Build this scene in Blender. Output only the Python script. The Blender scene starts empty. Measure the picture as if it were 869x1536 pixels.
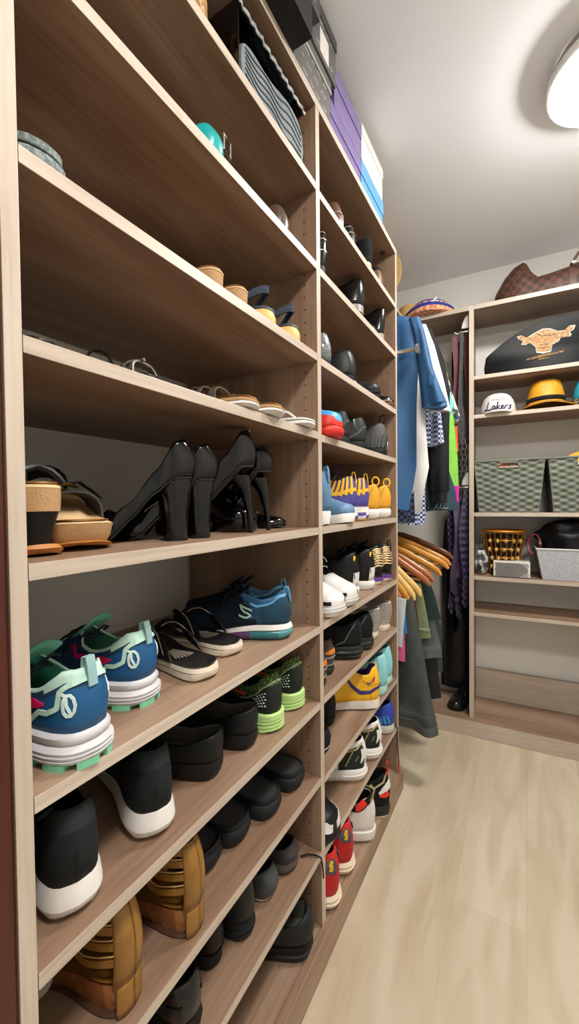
import bpy, bmesh, math, random
from mathutils import Vector as V, Matrix
PI=math.pi
C=bpy.context.scene.collection
random.seed(7)
CH=1.19            # camera height above the floor

# ------------------------------------------------------------------ materials
def lin(c):
    if isinstance(c,str): c=tuple(int(c[i:i+2],16)/255 for i in (0,2,4))
    return tuple(x/12.92 if x<=.04045 else ((x+.055)/1.055)**2.4 for x in c)
_M={}
def mat(name,col,rough=.6,metal=0,kind='plain',col2=None,scale=60,bump=.15,coat=0,emit=0,trans=0,spec=None):
    if spec is None and max(lin(col))<.03: spec=.28
    if name in _M: return _M[name]
    m=bpy.data.materials.new(name); m.use_nodes=True; _M[name]=m
    nt=m.node_tree; N=nt.nodes; Lk=nt.links; b=N['Principled BSDF']
    c=lin(col); b.inputs['Roughness'].default_value=rough; b.inputs['Metallic'].default_value=metal
    if coat: b.inputs['Coat Weight'].default_value=coat; b.inputs['Coat Roughness'].default_value=.06
    if spec is not None: b.inputs['Specular IOR Level'].default_value=spec
    if emit:
        b.inputs['Emission Color'].default_value=(*c,1); b.inputs['Emission Strength'].default_value=emit
    tc=N.new('ShaderNodeTexCoord'); mp=N.new('ShaderNodeMapping'); Lk.new(tc.outputs['Object'],mp.inputs[0])
    c2=lin(col2) if col2 else tuple(x*.82 for x in c)
    ramp=N.new('ShaderNodeValToRGB'); e=ramp.color_ramp.elements
    e[0].color=(*c2,1); e[1].color=(*c,1)
    src=None
    if kind in('plain','fabric','leather','knit'):
        t=N.new('ShaderNodeTexNoise'); t.inputs['Scale'].default_value=scale*.4; t.inputs['Detail'].default_value=3
        e[0].position=.3; e[1].position=.62; src=t.outputs[0]
    elif kind=='cork':
        t=N.new('ShaderNodeTexVoronoi'); t.inputs['Scale'].default_value=scale; t.inputs['Randomness'].default_value=1
        e[0].position=.05; e[1].position=.35; src=t.outputs['Distance']
    elif kind=='speckle':
        t=N.new('ShaderNodeTexNoise'); t.inputs['Scale'].default_value=scale; t.inputs['Detail'].default_value=4
        e[0].position=.47; e[1].position=.55; src=t.outputs[0]
    elif kind=='stripe':
        t=N.new('ShaderNodeTexWave'); t.wave_type='BANDS'; t.bands_direction='Z'; t.inputs['Scale'].default_value=scale; t.inputs['Distortion'].default_value=1
        e[0].position=.45; e[1].position=.55; src=t.outputs[0]
    elif kind=='check':
        t=N.new('ShaderNodeTexChecker'); t.inputs['Scale'].default_value=scale
        e[0].position=.4; e[1].position=.6; src=t.outputs['Fac']; Lk.new(mp.outputs[0],t.inputs[0])
        mp.inputs['Location'].default_value=(.013,.017,.011)
    if kind!='check': Lk.new(mp.outputs[0],t.inputs['Vector'])
    Lk.new(src,ramp.inputs[0]); Lk.new(ramp.outputs[0],b.inputs['Base Color'])
    if bump:
        bp=N.new('ShaderNodeBump'); bp.inputs['Strength'].default_value=bump; bp.inputs['Distance'].default_value=.002
        if kind=='fabric' or kind=='knit':
            w=N.new('ShaderNodeTexVoronoi'); w.inputs['Scale'].default_value=900 if kind=='fabric' else 420; w.inputs['Randomness'].default_value=.3; o=w.outputs['Distance']
        elif kind=='leather':
            w=N.new('ShaderNodeTexVoronoi'); w.inputs['Scale'].default_value=500; o=w.outputs['Distance']
        else:
            w=N.new('ShaderNodeTexNoise'); w.inputs['Scale'].default_value=scale*3; o=w.outputs[0]
        Lk.new(mp.outputs[0],w.inputs['Vector']); Lk.new(o,bp.inputs['Height']); Lk.new(bp.outputs[0],b.inputs['Normal'])
    return m
def wood(name,ca,cb,cc,axis,rough=.45,fine=1.):
    """laminate oak: grain runs along the axis, with long soft cathedral streaks"""
    if name in _M: return _M[name]
    m=bpy.data.materials.new(name); m.use_nodes=True; _M[name]=m
    nt=m.node_tree; N=nt.nodes; Lk=nt.links; b=N['Principled BSDF']
    b.inputs['Roughness'].default_value=rough
    tc=N.new('ShaderNodeTexCoord'); mp=N.new('ShaderNodeMapping'); Lk.new(tc.outputs['Object'],mp.inputs[0])
    s=[5,5,5]; s[axis]=.9; mp.inputs['Scale'].default_value=s
    n1=N.new('ShaderNodeTexNoise'); n1.inputs['Scale'].default_value=1.6; n1.inputs['Detail'].default_value=5; n1.inputs['Distortion'].default_value=.9; Lk.new(mp.outputs[0],n1.inputs['Vector'])
    mp2=N.new('ShaderNodeMapping'); Lk.new(tc.outputs['Object'],mp2.inputs[0]); s2=[150*fine]*3; s2[axis]=5*fine; mp2.inputs['Scale'].default_value=s2
    n2=N.new('ShaderNodeTexNoise'); n2.inputs['Scale'].default_value=1; n2.inputs['Detail'].default_value=4; Lk.new(mp2.outputs[0],n2.inputs['Vector'])
    r=N.new('ShaderNodeValToRGB'); e=r.color_ramp.elements; e[0].position=.32; e[0].color=(*lin(cb),1); e[1].position=.66; e[1].color=(*lin(ca),1)
    k=r.color_ramp.elements.new(.5); k.color=(*[(x+y)/2 for x,y in zip(lin(ca),lin(cb))],1)
    Lk.new(n1.outputs[0],r.inputs[0])
    r2=N.new('ShaderNodeValToRGB'); e=r2.color_ramp.elements; e[0].position=.36; e[0].color=(*lin(cc),1); e[1].position=.58; e[1].color=(1,1,1,1); Lk.new(n2.outputs[0],r2.inputs[0])
    mx=N.new('ShaderNodeMix'); mx.data_type='RGBA'; mx.blend_type='MULTIPLY'; mx.inputs[0].default_value=.32
    Lk.new(r.outputs[0],mx.inputs[6]); Lk.new(r2.outputs[0],mx.inputs[7]); Lk.new(mx.outputs[2],b.inputs['Base Color'])
    bp=N.new('ShaderNodeBump'); bp.inputs['Strength'].default_value=.12; bp.inputs['Distance'].default_value=.001; Lk.new(n2.outputs[0],bp.inputs['Height']); Lk.new(bp.outputs[0],b.inputs['Normal'])
    return m
edge=lambda ax:wood('lit_edge_banding_'+'xyz'[ax],'C3B5A6','B3A494','C6BDB2',ax)  # front edges coloured paler than the oak, painting in the lamps' direct light
oak=lambda ax:wood('oak_laminate_'+'xyz'[ax],'A0856F','7C604B','B4A596',ax)

# ------------------------------------------------------------------ mesh builder
class MB:
    def __init__(s): s.v=[]; s.f=[]; s.m=[]; s.flat=set()
    def add(s,pts): i=len(s.v); s.v+= [tuple(p) for p in pts]; return i
    def face(s,idx,m=0): s.f.append(tuple(idx)); s.m.append(m)
    def grid(s,rows,m=0,cu=False,cv=False,skip=None):
        nr=len(rows); nc=len(rows[0]); b=s.add([p for r in rows for p in r])
        for i in range(nr if cu else nr-1):
            for j in range(nc if cv else nc-1):
                if skip and skip(i,j): continue
                i2=(i+1)%nr; j2=(j+1)%nc
                s.face((b+i*nc+j,b+i2*nc+j,b+i2*nc+j2,b+i*nc+j2), m(i,j) if callable(m) else m)
        return b
    def loft(s,rings,m=0,cap=True,m1=None):
        b=s.grid(rings,m,cv=True); n=len(rings[0])
        if cap:
            mm=m if not callable(m) else 0
            s.face([b+k for k in range(n)][::-1],mm if m1 is None else m1); s.face([b+(len(rings)-1)*n+k for k in range(n)],mm if m1 is None else m1)
    def box(s,x0,y0,z0,x1,y1,z1,m=0,bev=0):
        if bev:
            bm=bmesh.new(); bmesh.ops.create_cube(bm,size=1)
            for v in bm.verts: v.co=((x0+x1)/2+v.co.x*(x1-x0),(y0+y1)/2+v.co.y*(y1-y0),(z0+z1)/2+v.co.z*(z1-z0))
            bmesh.ops.bevel(bm,geom=bm.edges[:],offset=bev,segments=2,affect='EDGES',profile=.6)
            bm.verts.index_update(); b=s.add([v.co for v in bm.verts])
            for f in bm.faces: s.face([b+v.index for v in f.verts],m)
            bm.free(); return
        b=s.add([(x,y,z) for x in(x0,x1) for y in(y0,y1) for z in(z0,z1)])
        for f in((0,1,3,2),(4,6,7,5),(0,4,5,1),(2,3,7,6),(0,2,6,4),(1,5,7,3)): s.face([b+k for k in f],m)
    def tube(s,path,r,n=6,m=0,closed=False,flat=1.):
        P=[V(p) for p in path]; rings=[]; up=None
        for i,p in enumerate(P):
            a=P[(i-1)%len(P)] if (closed or i>0) else P[i]; c=P[(i+1)%len(P)] if (closed or i<len(P)-1) else P[i]
            t=(c-a); t=t.normalized() if t.length>1e-9 else V((0,0,1))
            if up is None: up=V((0,0,1)) if abs(t.z)<.9 else V((1,0,0))
            sd=t.cross(up); sd=sd.normalized() if sd.length>1e-6 else V((1,0,0)); up=sd.cross(t).normalized()
            rr=r[i] if isinstance(r,(list,tuple)) else r
            rings.append([p+sd*rr*math.cos(2*PI*k/n)+up*rr*flat*math.sin(2*PI*k/n) for k in range(n)])
        if closed: s.grid(rings,m,cu=True,cv=True)
        else: s.loft(rings,m)
    def ribbon(s,pts,sides,widths,th=.002,m=0,nrm=None):
        """flat band along pts; sides = lateral unit vectors"""
        P=[V(p) for p in pts]; rings=[]
        for i,p in enumerate(P):
            a=P[max(i-1,0)]; c=P[min(i+1,len(P)-1)]; t=(c-a).normalized()
            sd=V(sides[i] if isinstance(sides,list) else sides).normalized(); n=(V(nrm[i]) if nrm else t.cross(sd)).normalized()
            w=(widths[i] if isinstance(widths,(list,tuple)) else widths)/2
            rings.append([p-sd*w-n*th/2,p+sd*w-n*th/2,p+sd*w+n*th/2,p-sd*w+n*th/2])
        s.loft(rings,m)
    def poly(s,outline,h,ax=2,m=0,mside=None):
        """extruded outline in 3D: outline list of points, h = offset vector"""
        o=[V(p) for p in outline]; hv=V(h); s.loft([o,[p+hv for p in o]],m if mside is None else mside,True,m)
    def build(s,name,mats,parent=None,smooth=True,solid=0,sub=0,merge=1e-5,ang=40,bev=0,recalc=True,loc=None,rim=None):
        me=bpy.data.meshes.new(name); me.from_pydata(s.v,[],s.f)
        for mm in (mats if isinstance(mats,(list,tuple)) else [mats]): me.materials.append(mm)
        for p,k in zip(me.polygons,s.m): p.material_index=k
        bm=bmesh.new(); bm.from_mesh(me)
        if merge: bmesh.ops.remove_doubles(bm,verts=bm.verts,dist=merge)
        bmesh.ops.dissolve_degenerate(bm,dist=1e-6,edges=bm.edges)
        if recalc: bmesh.ops.recalc_face_normals(bm,faces=bm.faces)
        bm.to_mesh(me); bm.free()
        if smooth:
            for p in me.polygons: p.use_smooth=True
            if ang: 
                try: me.set_sharp_from_angle(angle=math.radians(ang))
                except Exception: pass
        o=bpy.data.objects.new(name,me); C.objects.link(o)
        if parent: o.parent=parent
        if loc: o.location=loc
        if sub: q=o.modifiers.new('s','SUBSURF'); q.levels=q.render_levels=sub
        if solid:
            q=o.modifiers.new('t','SOLIDIFY'); q.thickness=abs(solid); q.offset=-1 if solid>0 else 1
            if rim is not None: q.material_offset=rim; q.material_offset_rim=0
        if bev:
            q=o.modifiers.new('b','BEVEL'); q.width=bev; q.segments=2; q.limit_method='ANGLE'
        return o
def tag(o,label=None,cat=None,group=None,kind=None):
    if label: o['label']=label
    if cat: o['category']=cat
    if group: o['group']=group
    if kind: o['kind']=kind
    return o
def root(name,loc,rz,label,cat,group=None,rx=0,ry=0):
    o=bpy.data.objects.new(name,None); C.objects.link(o); o.location=loc; o.rotation_euler=(rx,ry,rz); o.empty_display_size=.05
    return tag(o,label,cat,group)
def dup(r,loc,rz,label,mirror=False,group=None):
    n=r.copy(); C.objects.link(n); n.location=loc; n.rotation_euler=(r.rotation_euler[0],r.rotation_euler[1],rz); n['label']=label
    if mirror: n.scale=(1,-1,1)
    if group: n['group']=group
    for c in list(r.children):
        d=c.copy(); C.objects.link(d); d.parent=n
        for g in c.children: h=g.copy(); C.objects.link(h); h.parent=d
    return n
def interp(tab,u):
    if u<=tab[0][0]: return tab[0][1]
    for (a,x),(b,y) in zip(tab,tab[1:]):
        if u<=b:
            t=(u-a)/(b-a) if b>a else 0; t=t*t*(3-2*t)*.5+t*.5
            return x+(y-x)*t
    return tab[-1][1]
def ss(a,b,x):
    t=min(1,max(0,(x-a)/(b-a))); return t*t*(3-2*t)

# ------------------------------------------------------------------ shoes
WR=[(0,0),(.008,.30),(.03,.46),(.07,.585),(.13,.655),(.2,.675),(.32,.64),(.45,.66),(.58,.82),(.7,.985),(.77,1),(.84,.95),(.91,.78),(.955,.58),(.985,.34),(1,0)]
WP=[(0,0),(.008,.30),(.03,.46),(.07,.585),(.13,.655),(.2,.675),(.32,.62),(.45,.64),(.58,.82),(.68,.97),(.75,.93),(.83,.72),(.91,.46),(.96,.28),(.985,.19),(1,0)]
WS=[(0,0),(.008,.34),(.03,.52),(.07,.64),(.13,.70),(.2,.72),(.32,.70),(.45,.74),(.58,.88),(.7,1),(.8,1),(.88,.93),(.94,.8),(.975,.58),(.99,.4),(1,0)]
US=[(1-math.cos(PI*i/26))/2 for i in range(27)]
class Last:
    """one shoe: footbed height fb(u), outline width, collar and ridge heights"""
    def __init__(s,L=.28,W=.1,wt=WR,heel=.03,toe=.018,mid=None,spring=.006,c=None,hr=None,p=.72,q=.85,ut=.0,ow=.011,uo=.45,bulge=.006,lean=.010,bend=.006,taper=None):
        s.L,s.W,s.wt,s.p,s.q,s.ut,s.ow,s.uo,s.bulge,s.lean,s.bend=L,W,wt,p,q,ut,ow,uo,bulge,lean,bend
        s.c,s.hr,s.spring=c,hr,spring
        s.fbt=mid or [(0,heel),(.25,heel),(.62,toe),(.85,toe),(1,toe+spring)]
    def w(s,u): return interp(s.wt,u)*s.W/2
    def fb(s,u): return interp(s.fbt,u)
    def cy(s,u): return s.bend*math.sin(PI*u)
    def x(s,u): return u*s.L
    def amax(s,u):
        hr=interp(s.hr,u); c=interp(s.c,u); a=PI/2
        if u<s.uo+.25 and c<hr: a=math.asin(min(1,(c/hr))**(1/s.q))
        if s.ut and .3<u<s.ut:
            w=s.w(u); o=min(s.ow*(1 if u<s.ut-.06 else (s.ut-u)/.06),w*.98)
            if w>1e-6: a=min(a,math.acos((o/w)**(1/s.p)))
        return a
    def P(s,u,v,off=0):
        sg=1 if v>=0 else -1; hr=interp(s.hr,u); a=(1-abs(v))*s.amax(u)
        w=s.w(u); y=sg*w*max(0,math.cos(a))**s.p; h=hr*math.sin(a)**s.q
        k=1-ss(0,.28,u); c=max(.03,interp(s.c,0)); t=min(1.1,h/c)
        x=s.x(u)+k*(-s.bulge*math.sin(PI*min(1,t*.95))+s.lean*t*t)
        p=V((x,y+s.cy(u),s.fb(u)+h))
        if off: p+=s.N(u,v)*off
        return p
    def N(s,u,v):
        e=.004; u0,u1=max(.002,u-e),min(.998,u+e); sg=1 if v>=0 else -1
        v0=sg*max(.002,abs(v)-e); v1=sg*min(.999,abs(v)+e)
        a=s.P(u1,v)-s.P(u0,v); b=s.P(u,v1)-s.P(u,v0); n=a.cross(b)
        if n.length<1e-12: return V((0,0,1))
        n.normalize(); ctr=V((s.x(u)+(.03 if u<.1 else 0)-(.03 if u>.9 else 0),s.cy(u),s.fb(u)+.01)); 
        if n.dot(s.P(u,v)-ctr)<0: n=-n
        return n
    def upper(s,mb,m=0,nv=9,dz=0):
        rows=[]
        for u in US:
            r=[s.P(u,-1+i/nv) for i in range(nv)]+[s.P(u,-1e-6)]+[s.P(u,1e-6)]+[s.P(u,i/nv) for i in range(1,nv+1)]
            rows.append(r)
        def mm(i,j):
            vv=(j+.5)/nv-1 if j<nv else (j-nv-.5)/nv
            return m((US[i]+US[min(i+1,26)])/2,vv) if callable(m) else m
        b=mb.grid(rows,mm,skip=lambda i,j:j==nv)
        # close the vamp where the two halves meet, beyond the opening
        return b
    def outline(s,fl=0,n=None,u0=0,u1=1):
        U=[u for u in US if u0<=u<=u1]; L_=[(s.x(u),s.w(u)+s.cy(u)) for u in U]; R=[(s.x(u),-s.w(u)+s.cy(u)) for u in U]
        o=L_+R[::-1][1 if u1==1 else 0:]
        if u0==0: o=o[:-1]
        res=[]; n=len(o)
        for i,(x,y) in enumerate(o):
            a=o[i-1]; c=o[(i+1)%n]; t=V((c[0]-a[0],c[1]-a[1],0)).normalized() if (c[0]-a[0])**2+(c[1]-a[1])**2>1e-12 else V((1,0,0))
            res.append((x-t.y*fl,y+t.x*fl))
        return res
    def slab(s,mb,f0,f1,rows,m=0,u0=0,u1=1,lo=None,hi=None,cap=None):
        """sole layer between fractions f0..f1 of footbed height; rows=[(t,flare)]"""
        rings=[]
        for t,fl in rows:
            ring=[]
            for (x,y) in s.outline(fl,u0=u0,u1=u1):
                u=min(1,max(0,x/s.L)); g=s.spring*(max(0,(u-.74)/.26))**2+(.005*(1-ss(0,.07,u)) if f0==0 else 0)
                top=s.fb(u); z0=(g+(top-g)*f0) if lo is None else lo(u,g); z1=g+(top-g)*f1 if hi is None else hi(u)
                ring.append((x,y,z0+(z1-z0)*t))
            rings.append(ring)
        mm=(lambda i,j:m[i%len(m)]) if isinstance(m,(list,tuple)) else m
        mb.loft(rings,mm,True,cap)
    def insole(s,mb,m=0,dz=.002,k=.93):
        rows=[[ (s.x(u)*.985+.002,s.cy(u)+t*s.w(u)*k,s.fb(u)+dz+abs(t)**3*.003) for t in(-1,-.6,0,.6,1)] for u in US]
        mb.grid(rows,m)
    def strip(s,mb,path,width,m=0,off=.0008,n=14,th=.0016):
        pts=[];sd=[];nr=[];ws=[]
        k=len(path)-1
        for i in range(n*k+1):
            f=i/n; a=min(int(f),k-1); t=f-a
            u=path[a][0]+(path[a+1][0]-path[a][0])*t; v=path[a][1]+(path[a+1][1]-path[a][1])*t
            pts.append(s.P(u,v,off)); nr.append(s.N(u,v))
            if isinstance(width,(list,tuple)): ws.append(width[a]+(width[a+1]-width[a])*t)
            else: ws.append(width)
        for i in range(len(pts)):
            t=(pts[min(i+1,len(pts)-1)]-pts[max(i-1,0)]); q=t.cross(nr[i]); sd.append(q if q.length>1e-9 else V((0,0,1)))
        mb.ribbon(pts,sd,ws,th,m,nrm=nr)
    def tongue(s,mb,u0,u1,h,w,m=0,nrow=7):
        rows=[]
        z0=s.fb(u1)+interp(s.hr,u1)-.004; x0=s.x(u1)
        for i in range(nrow):
            t=i/(nrow-1); x=x0+(s.x(u0)-x0)*t; z=z0+(h-z0)*(t**1.15)
            rows.append([(x+.004*abs(k)**2,s.cy(u1)+k*w*(.75+.35*t),z-.010*abs(k)**2) for k in(-1,-.5,0,.5,1)])
        mb.grid(rows,m)
    def laces(s,mb,us,m=0,r=.0022,bow=True,vv=.12):
        for i,u in enumerate(us):
            a=s.P(u,-vv,.003); b=s.P(u,vv,.003); mid=(a+b)/2; mid.z=max(a.z,b.z)+.004
            mb.tube([a-V((0,0,.003)),a,(a+mid)/2+V((0,0,.002)),mid,(b+mid)/2+V((0,0,.002)),b,b-V((0,0,.003))],r,5,m,flat=.6)
        if bow:
            u=us[0]; c=(s.P(u,-vv)+s.P(u,vv))/2+V((0,0,.010))
            for sg in(-1,1):
                mb.tube([c,c+V((-.008,sg*.016,.010)),c+V((-.004,sg*.030,.004)),c+V((.006,sg*.022,-.004)),c],.0022,5,m)
                mb.tube([c,c+V((.012,sg*.018,-.002)),c+V((.022,sg*.030,-.014)),c+V((.026,sg*.034,-.026))],.002,5,m)
    def loop(s,mb,h=.022,w=.012,m=0,v=.0,u=0.004,out=.010):
        c=interp(s.c,0); b=s.P(.002,.35); t=s.P(.002,0.001)
        mb.ribbon([b+V((-.002,0,0)),t+V((-out*.8,0,h*.1)),t+V((-out*.5,0,h*.6)),t+V((.002,0,h*.55)),t+V((.004,0,-.006))],V((0,1,0)),w,.0025,m)
RC=dict(c=[(0,.064),(.08,.063),(.2,.05),(.3,.047),(.42,.066),(.5,.2),(.6,.3)],hr=[(0,.13),(.25,.13),(.38,.088),(.5,.074),(.62,.058),(.75,.046),(.88,.036),(.96,.028),(1,.012)],ut=.66,uo=.4)
# ------------------------------------------------------------------ the room
XF=-.46; XB=-.885; XW=-.93
ZA=[.8086,.6106,.381,.1823,-.0618,-.3168,-.5141,-.7134,-.9102]
ZB_=[.8012,.6053,.3756,.1782,-.0617,-.3141,-.5108,-.722,-.919]
A={i+1:z+CH for i,z in enumerate(ZA)}; A[0]=1.0+CH; A[10]=-1.11+CH
B={i+1:z+CH for i,z in enumerate(ZB_)}; B[0]=A[0]; B[10]=A[10]
CEIL=1.292+CH
FO=V((-.235,2.215,0)); FA=math.atan(.07)
def FW(u,w,z): return V((FO.x+u*math.cos(FA)-w*math.sin(FA),FO.y+u*math.sin(FA)+w*math.cos(FA),z))
wallm=mat('wall_paint','DDDBD4',.85,scale=4,col2='D8D6CF',bump=.05); ceilm=mat('ceiling_paint','F3F5F8',.9,scale=3,col2='EFF1F4',bump=.03)
def struct(name,mb,m,**k):
    o=mb.build(name,m,None,smooth=False,**k); o['kind']='structure'; return o
def wallpoly(name,pts,th,m=None):
    mb=MB(); mb.poly(pts,th); return struct(name,mb,m or wallm)
# floor: long pale vinyl oak planks running along the room
fm=bpy.data.materials.new('floor_planks'); fm.use_nodes=True; N=fm.node_tree.nodes; Lk=fm.node_tree.links; b=N['Principled BSDF']
tc=N.new('ShaderNodeTexCoord'); mp=N.new('ShaderNodeMapping'); mp.inputs['Rotation'].default_value=(0,0,PI/2); Lk.new(tc.outputs['Object'],mp.inputs[0])
bk=N.new('ShaderNodeTexBrick'); bk.inputs['Scale'].default_value=1; bk.inputs['Brick Width'].default_value=1.25; bk.inputs['Row Height'].default_value=.19; bk.inputs['Mortar Size'].default_value=.0006; bk.offset=.37
bk.inputs['Color1'].default_value=(*lin('C9BCA6'),1); bk.inputs['Color2'].default_value=(*lin('BEB099'),1); bk.inputs['Mortar'].default_value=(*lin('B2A48D'),1); Lk.new(mp.outputs[0],bk.inputs['Vector'])
m2=N.new('ShaderNodeMapping'); m2.inputs['Scale'].default_value=(7,1.3,1); Lk.new(tc.outputs['Object'],m2.inputs[0])
nz=N.new('ShaderNodeTexNoise'); nz.inputs['Scale'].default_value=2; nz.inputs['Detail'].default_value=7; nz.inputs['Distortion'].default_value=.8; Lk.new(m2.outputs[0],nz.inputs['Vector'])
rp=N.new('ShaderNodeValToRGB'); rp.color_ramp.elements[0].color=(*lin('D6C9B2'),1); rp.color_ramp.elements[0].position=.35; rp.color_ramp.elements[1].color=(1,1,1,1); rp.color_ramp.elements[1].position=.6; Lk.new(nz.outputs[0],rp.inputs[0])
mx=N.new('ShaderNodeMix'); mx.data_type='RGBA'; mx.blend_type='MULTIPLY'; mx.inputs[0].default_value=.5; Lk.new(bk.outputs[0],mx.inputs[6]); Lk.new(rp.outputs[0],mx.inputs[7]); Lk.new(mx.outputs[2],b.inputs['Base Color']); b.inputs['Roughness'].default_value=.42
mb=MB(); mb.box(-1.1,-1.4,-.05,1.5,3.0,0); struct('floor',mb,fm)
mb=MB(); mb.box(-1.1,-1.4,CEIL,1.5,3.0,CEIL+.05); struct('ceiling',mb,ceilm)
mb=MB(); mb.box(XW-.05,-1.4,0,XW,2.9,CEIL); struct('wall_left',mb,wallm)
p=[FW(-.9,.29,0),FW(1.5,.29,0),FW(1.5,.34,0),FW(-.9,.34,0)]; mb=MB(); mb.poly(p,(0,0,CEIL)); struct('wall_far',mb,wallm)
mb=MB(); mb.box(1.25,-1.4,0,1.3,2.9,CEIL); struct('wall_right',mb,wallm)
mb=MB(); mb.box(-1,-1.25,0,-.35,-1.2,CEIL); mb.box(.5,-1.25,0,1.3,-1.2,CEIL); mb.box(-.35,-1.25,2.05,.5,-1.2,CEIL); struct('wall_back',mb,wallm)
mb=MB(); mb.poly([FW(-.6,.29,0),FW(1.3,.29,0),FW(1.3,.275,0),FW(-.6,.275,0)],(0,0,.10)); struct('baseboard_far',mb,mat('white_trim','E6E3DC',.5))
# red-brown door leaf standing beside the near end of the shelving
dr=wood('door_cherry','4E1A08','341004','8A5A44',2,.35)
mb=MB(); mb.box(-.928,.160,.01,-.4625,.2022,2.08,bev=.002); struct('door_1',mb,dr)

def banded(o,ax,edge_dir):  # gives forward faces the paler colour with lamp light painted in
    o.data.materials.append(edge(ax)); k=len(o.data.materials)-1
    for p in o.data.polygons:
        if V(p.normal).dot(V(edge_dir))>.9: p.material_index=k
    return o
# ------------------------------------------------------------------ shoe shelving unit
U=root('shoe_shelving_unit',(XF,1.0,0),0,'tall oak-look shelving unit filled with rows of shoes along the left wall','shelving unit')
def part(mb,name,m,par,**k):
    k.setdefault('smooth',False)
    o=mb.build(name,m,par,**k); o.location=tuple(-V(par.location)) if par.rotation_euler[2]==0 else (0,0,0); return o
dark=mat('drilled_hole','15100C',.9)
def panel(y0,y1,top,holes):
    mb=MB(); mb.box(XB-.03,y0,A[10],XF,y1,top,0,bev=.0012)
    for side in holes:
        yy=y0-.0004 if side<0 else y1+.0004
        z=A[10]+.04
        while z<top-.05:
            for x in(XF-.035,XF-.36):
                b=mb.add([(x+.0021*math.cos(a*PI/4),yy,z+.0021*math.sin(a*PI/4)) for a in range(8)]); mb.face(range(b,b+8),1)
            z+=.032
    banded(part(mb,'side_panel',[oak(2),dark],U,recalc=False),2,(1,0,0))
panel(.2035,.2215,A[0],(1,)); panel(.9155,.9365,A[0],(-1,1)); panel(1.617,1.637,A[0],(-1,))
brass=mat('pin_brass','C9A878',.3,.8)
def shelf(y0,y1,z,pins=True):
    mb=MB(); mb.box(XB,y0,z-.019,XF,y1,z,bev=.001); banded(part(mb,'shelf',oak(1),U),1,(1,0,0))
    if pins:
        mb=MB()
        for yy,dy in((y1,-1),):
            for x in(XF-.035,XF-.36): mb.tube([(x,yy,z-.022),(x,yy+dy*.007,z-.022)],.0028,8)
        part(mb,'shelf_pin',brass,U,smooth=True)
for i in range(1,10): shelf(.222,.915,A[i]); shelf(.937,1.6165,B[i])
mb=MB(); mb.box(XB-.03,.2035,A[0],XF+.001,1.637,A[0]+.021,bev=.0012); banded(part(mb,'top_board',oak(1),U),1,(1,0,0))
mb=MB(); mb.box(XB-.03,.10,A[10]-.019,XF-.004,1.640,A[10]-.0003,bev=.001); part(mb,'base_board',oak(1),U)
mb=MB(); mb.box(XF-.003,.10,0.001,XF+.018,1.640,A[10],bev=.0015); mb.box(XB,1.62,0.001,XF-.004,1.640,A[10]-.02); part(mb,'kick_board',oak(1),U)
fit=mat('brown_cap','3A2A20',.4)
for y in(.885,1.585):
    mb=MB(); mb.tube([(XF-.04,y,A[0]-.0005),(XF-.04,y,A[0]-.008)],[.010,.009],14); part(mb,'cam_cover',fit,U,smooth=True)

# ------------------------------------------------------------------ hanging section along the left wall
HT=1.0+CH-.006
U2=root('hanging_shelf',(XW,2.0,0),0,'oak-look corner top shelf above the hanging shirts, with clothes rods below','shelf')
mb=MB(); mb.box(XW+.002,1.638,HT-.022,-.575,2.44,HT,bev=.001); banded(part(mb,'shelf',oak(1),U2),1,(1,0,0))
chrome=mat('brushed_nickel','D8CFC2',.25,.9,bump=.02)
for z in(HT-.075,-.03+CH):
    mb=MB(); mb.tube([(-.74,1.640,z),(-.74,2.45,z)],.013,12); part(mb,'clothes_rod',chrome,U2,smooth=True)
U3=root('valet_rod',(-.49,1.66,.61+CH),0,'pull-out metal valet rod with a round end in front of the blue shirt','valet rod')
mb=MB(); mb.tube([(-.10,0,.008),(.1,0,.008)],.0085,14); mb.build('rod',chrome,U3)
mb=MB(); mb.tube([(.1,0,.008),(.103,0,.008),(.112,0,.008)],[.009,.021,.021],18); mb.build('end_cap',chrome,U3)
mb=MB(); mb.box(-.02,-.022,-.03,.03,-.010,.03,bev=.002); mb.build('mounting_bracket',chrome,U3)

# ------------------------------------------------------------------ far open shelf unit
U4=root('open_shelf_unit',FO,FA,'oak-look open shelf unit on the far wall holding hats and baskets','shelving unit')
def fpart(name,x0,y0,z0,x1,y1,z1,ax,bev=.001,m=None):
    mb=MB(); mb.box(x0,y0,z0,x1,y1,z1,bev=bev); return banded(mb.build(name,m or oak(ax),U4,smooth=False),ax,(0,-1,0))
FD=.262; FZ={'top':.985,'s1':.632,'s2':.437,'s3':-.056,'s4':-.378,'s5':-.562}; FZ={k:v+CH for k,v in FZ.items()}
fpart('side_panel',-.022,0,A[10],0,FD,FZ['top']-.0,2)
fpart('side_panel',.66,0,A[10],.682,FD,FZ['top'],2)
for k in('top','s1','s2','s3','s4','s5'):
    t=.019 if k!='top' else .022
    fpart('shelf',.0005,.001 if k!='top' else 0,FZ[k]-t,.6595,FD,FZ[k],0)
fpart('top_shelf',-.335,0,FZ['top']-.022,-.0225,FD,FZ['top'],0)
fpart('base_board',-.69,-.012,A[10]-.019,.70,FD+.012,A[10]-.0003,0)
fpart('kick_board',-.40,-.034,.001,.72,-.013,A[10]+.0,0)
fpart('back_rail',.001,FD-.002,A[10],.6595,FD+.013,A[10]+.165,0)
for x in(-.0225-.006,):
    mb=MB()
    z=A[10]+.1
    mb.tube([(.0,.03,FZ['top']-.035),(.006,.03,FZ['top']-.035)],.003,8); mb.build('shelf_pin',brass,U4)

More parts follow.
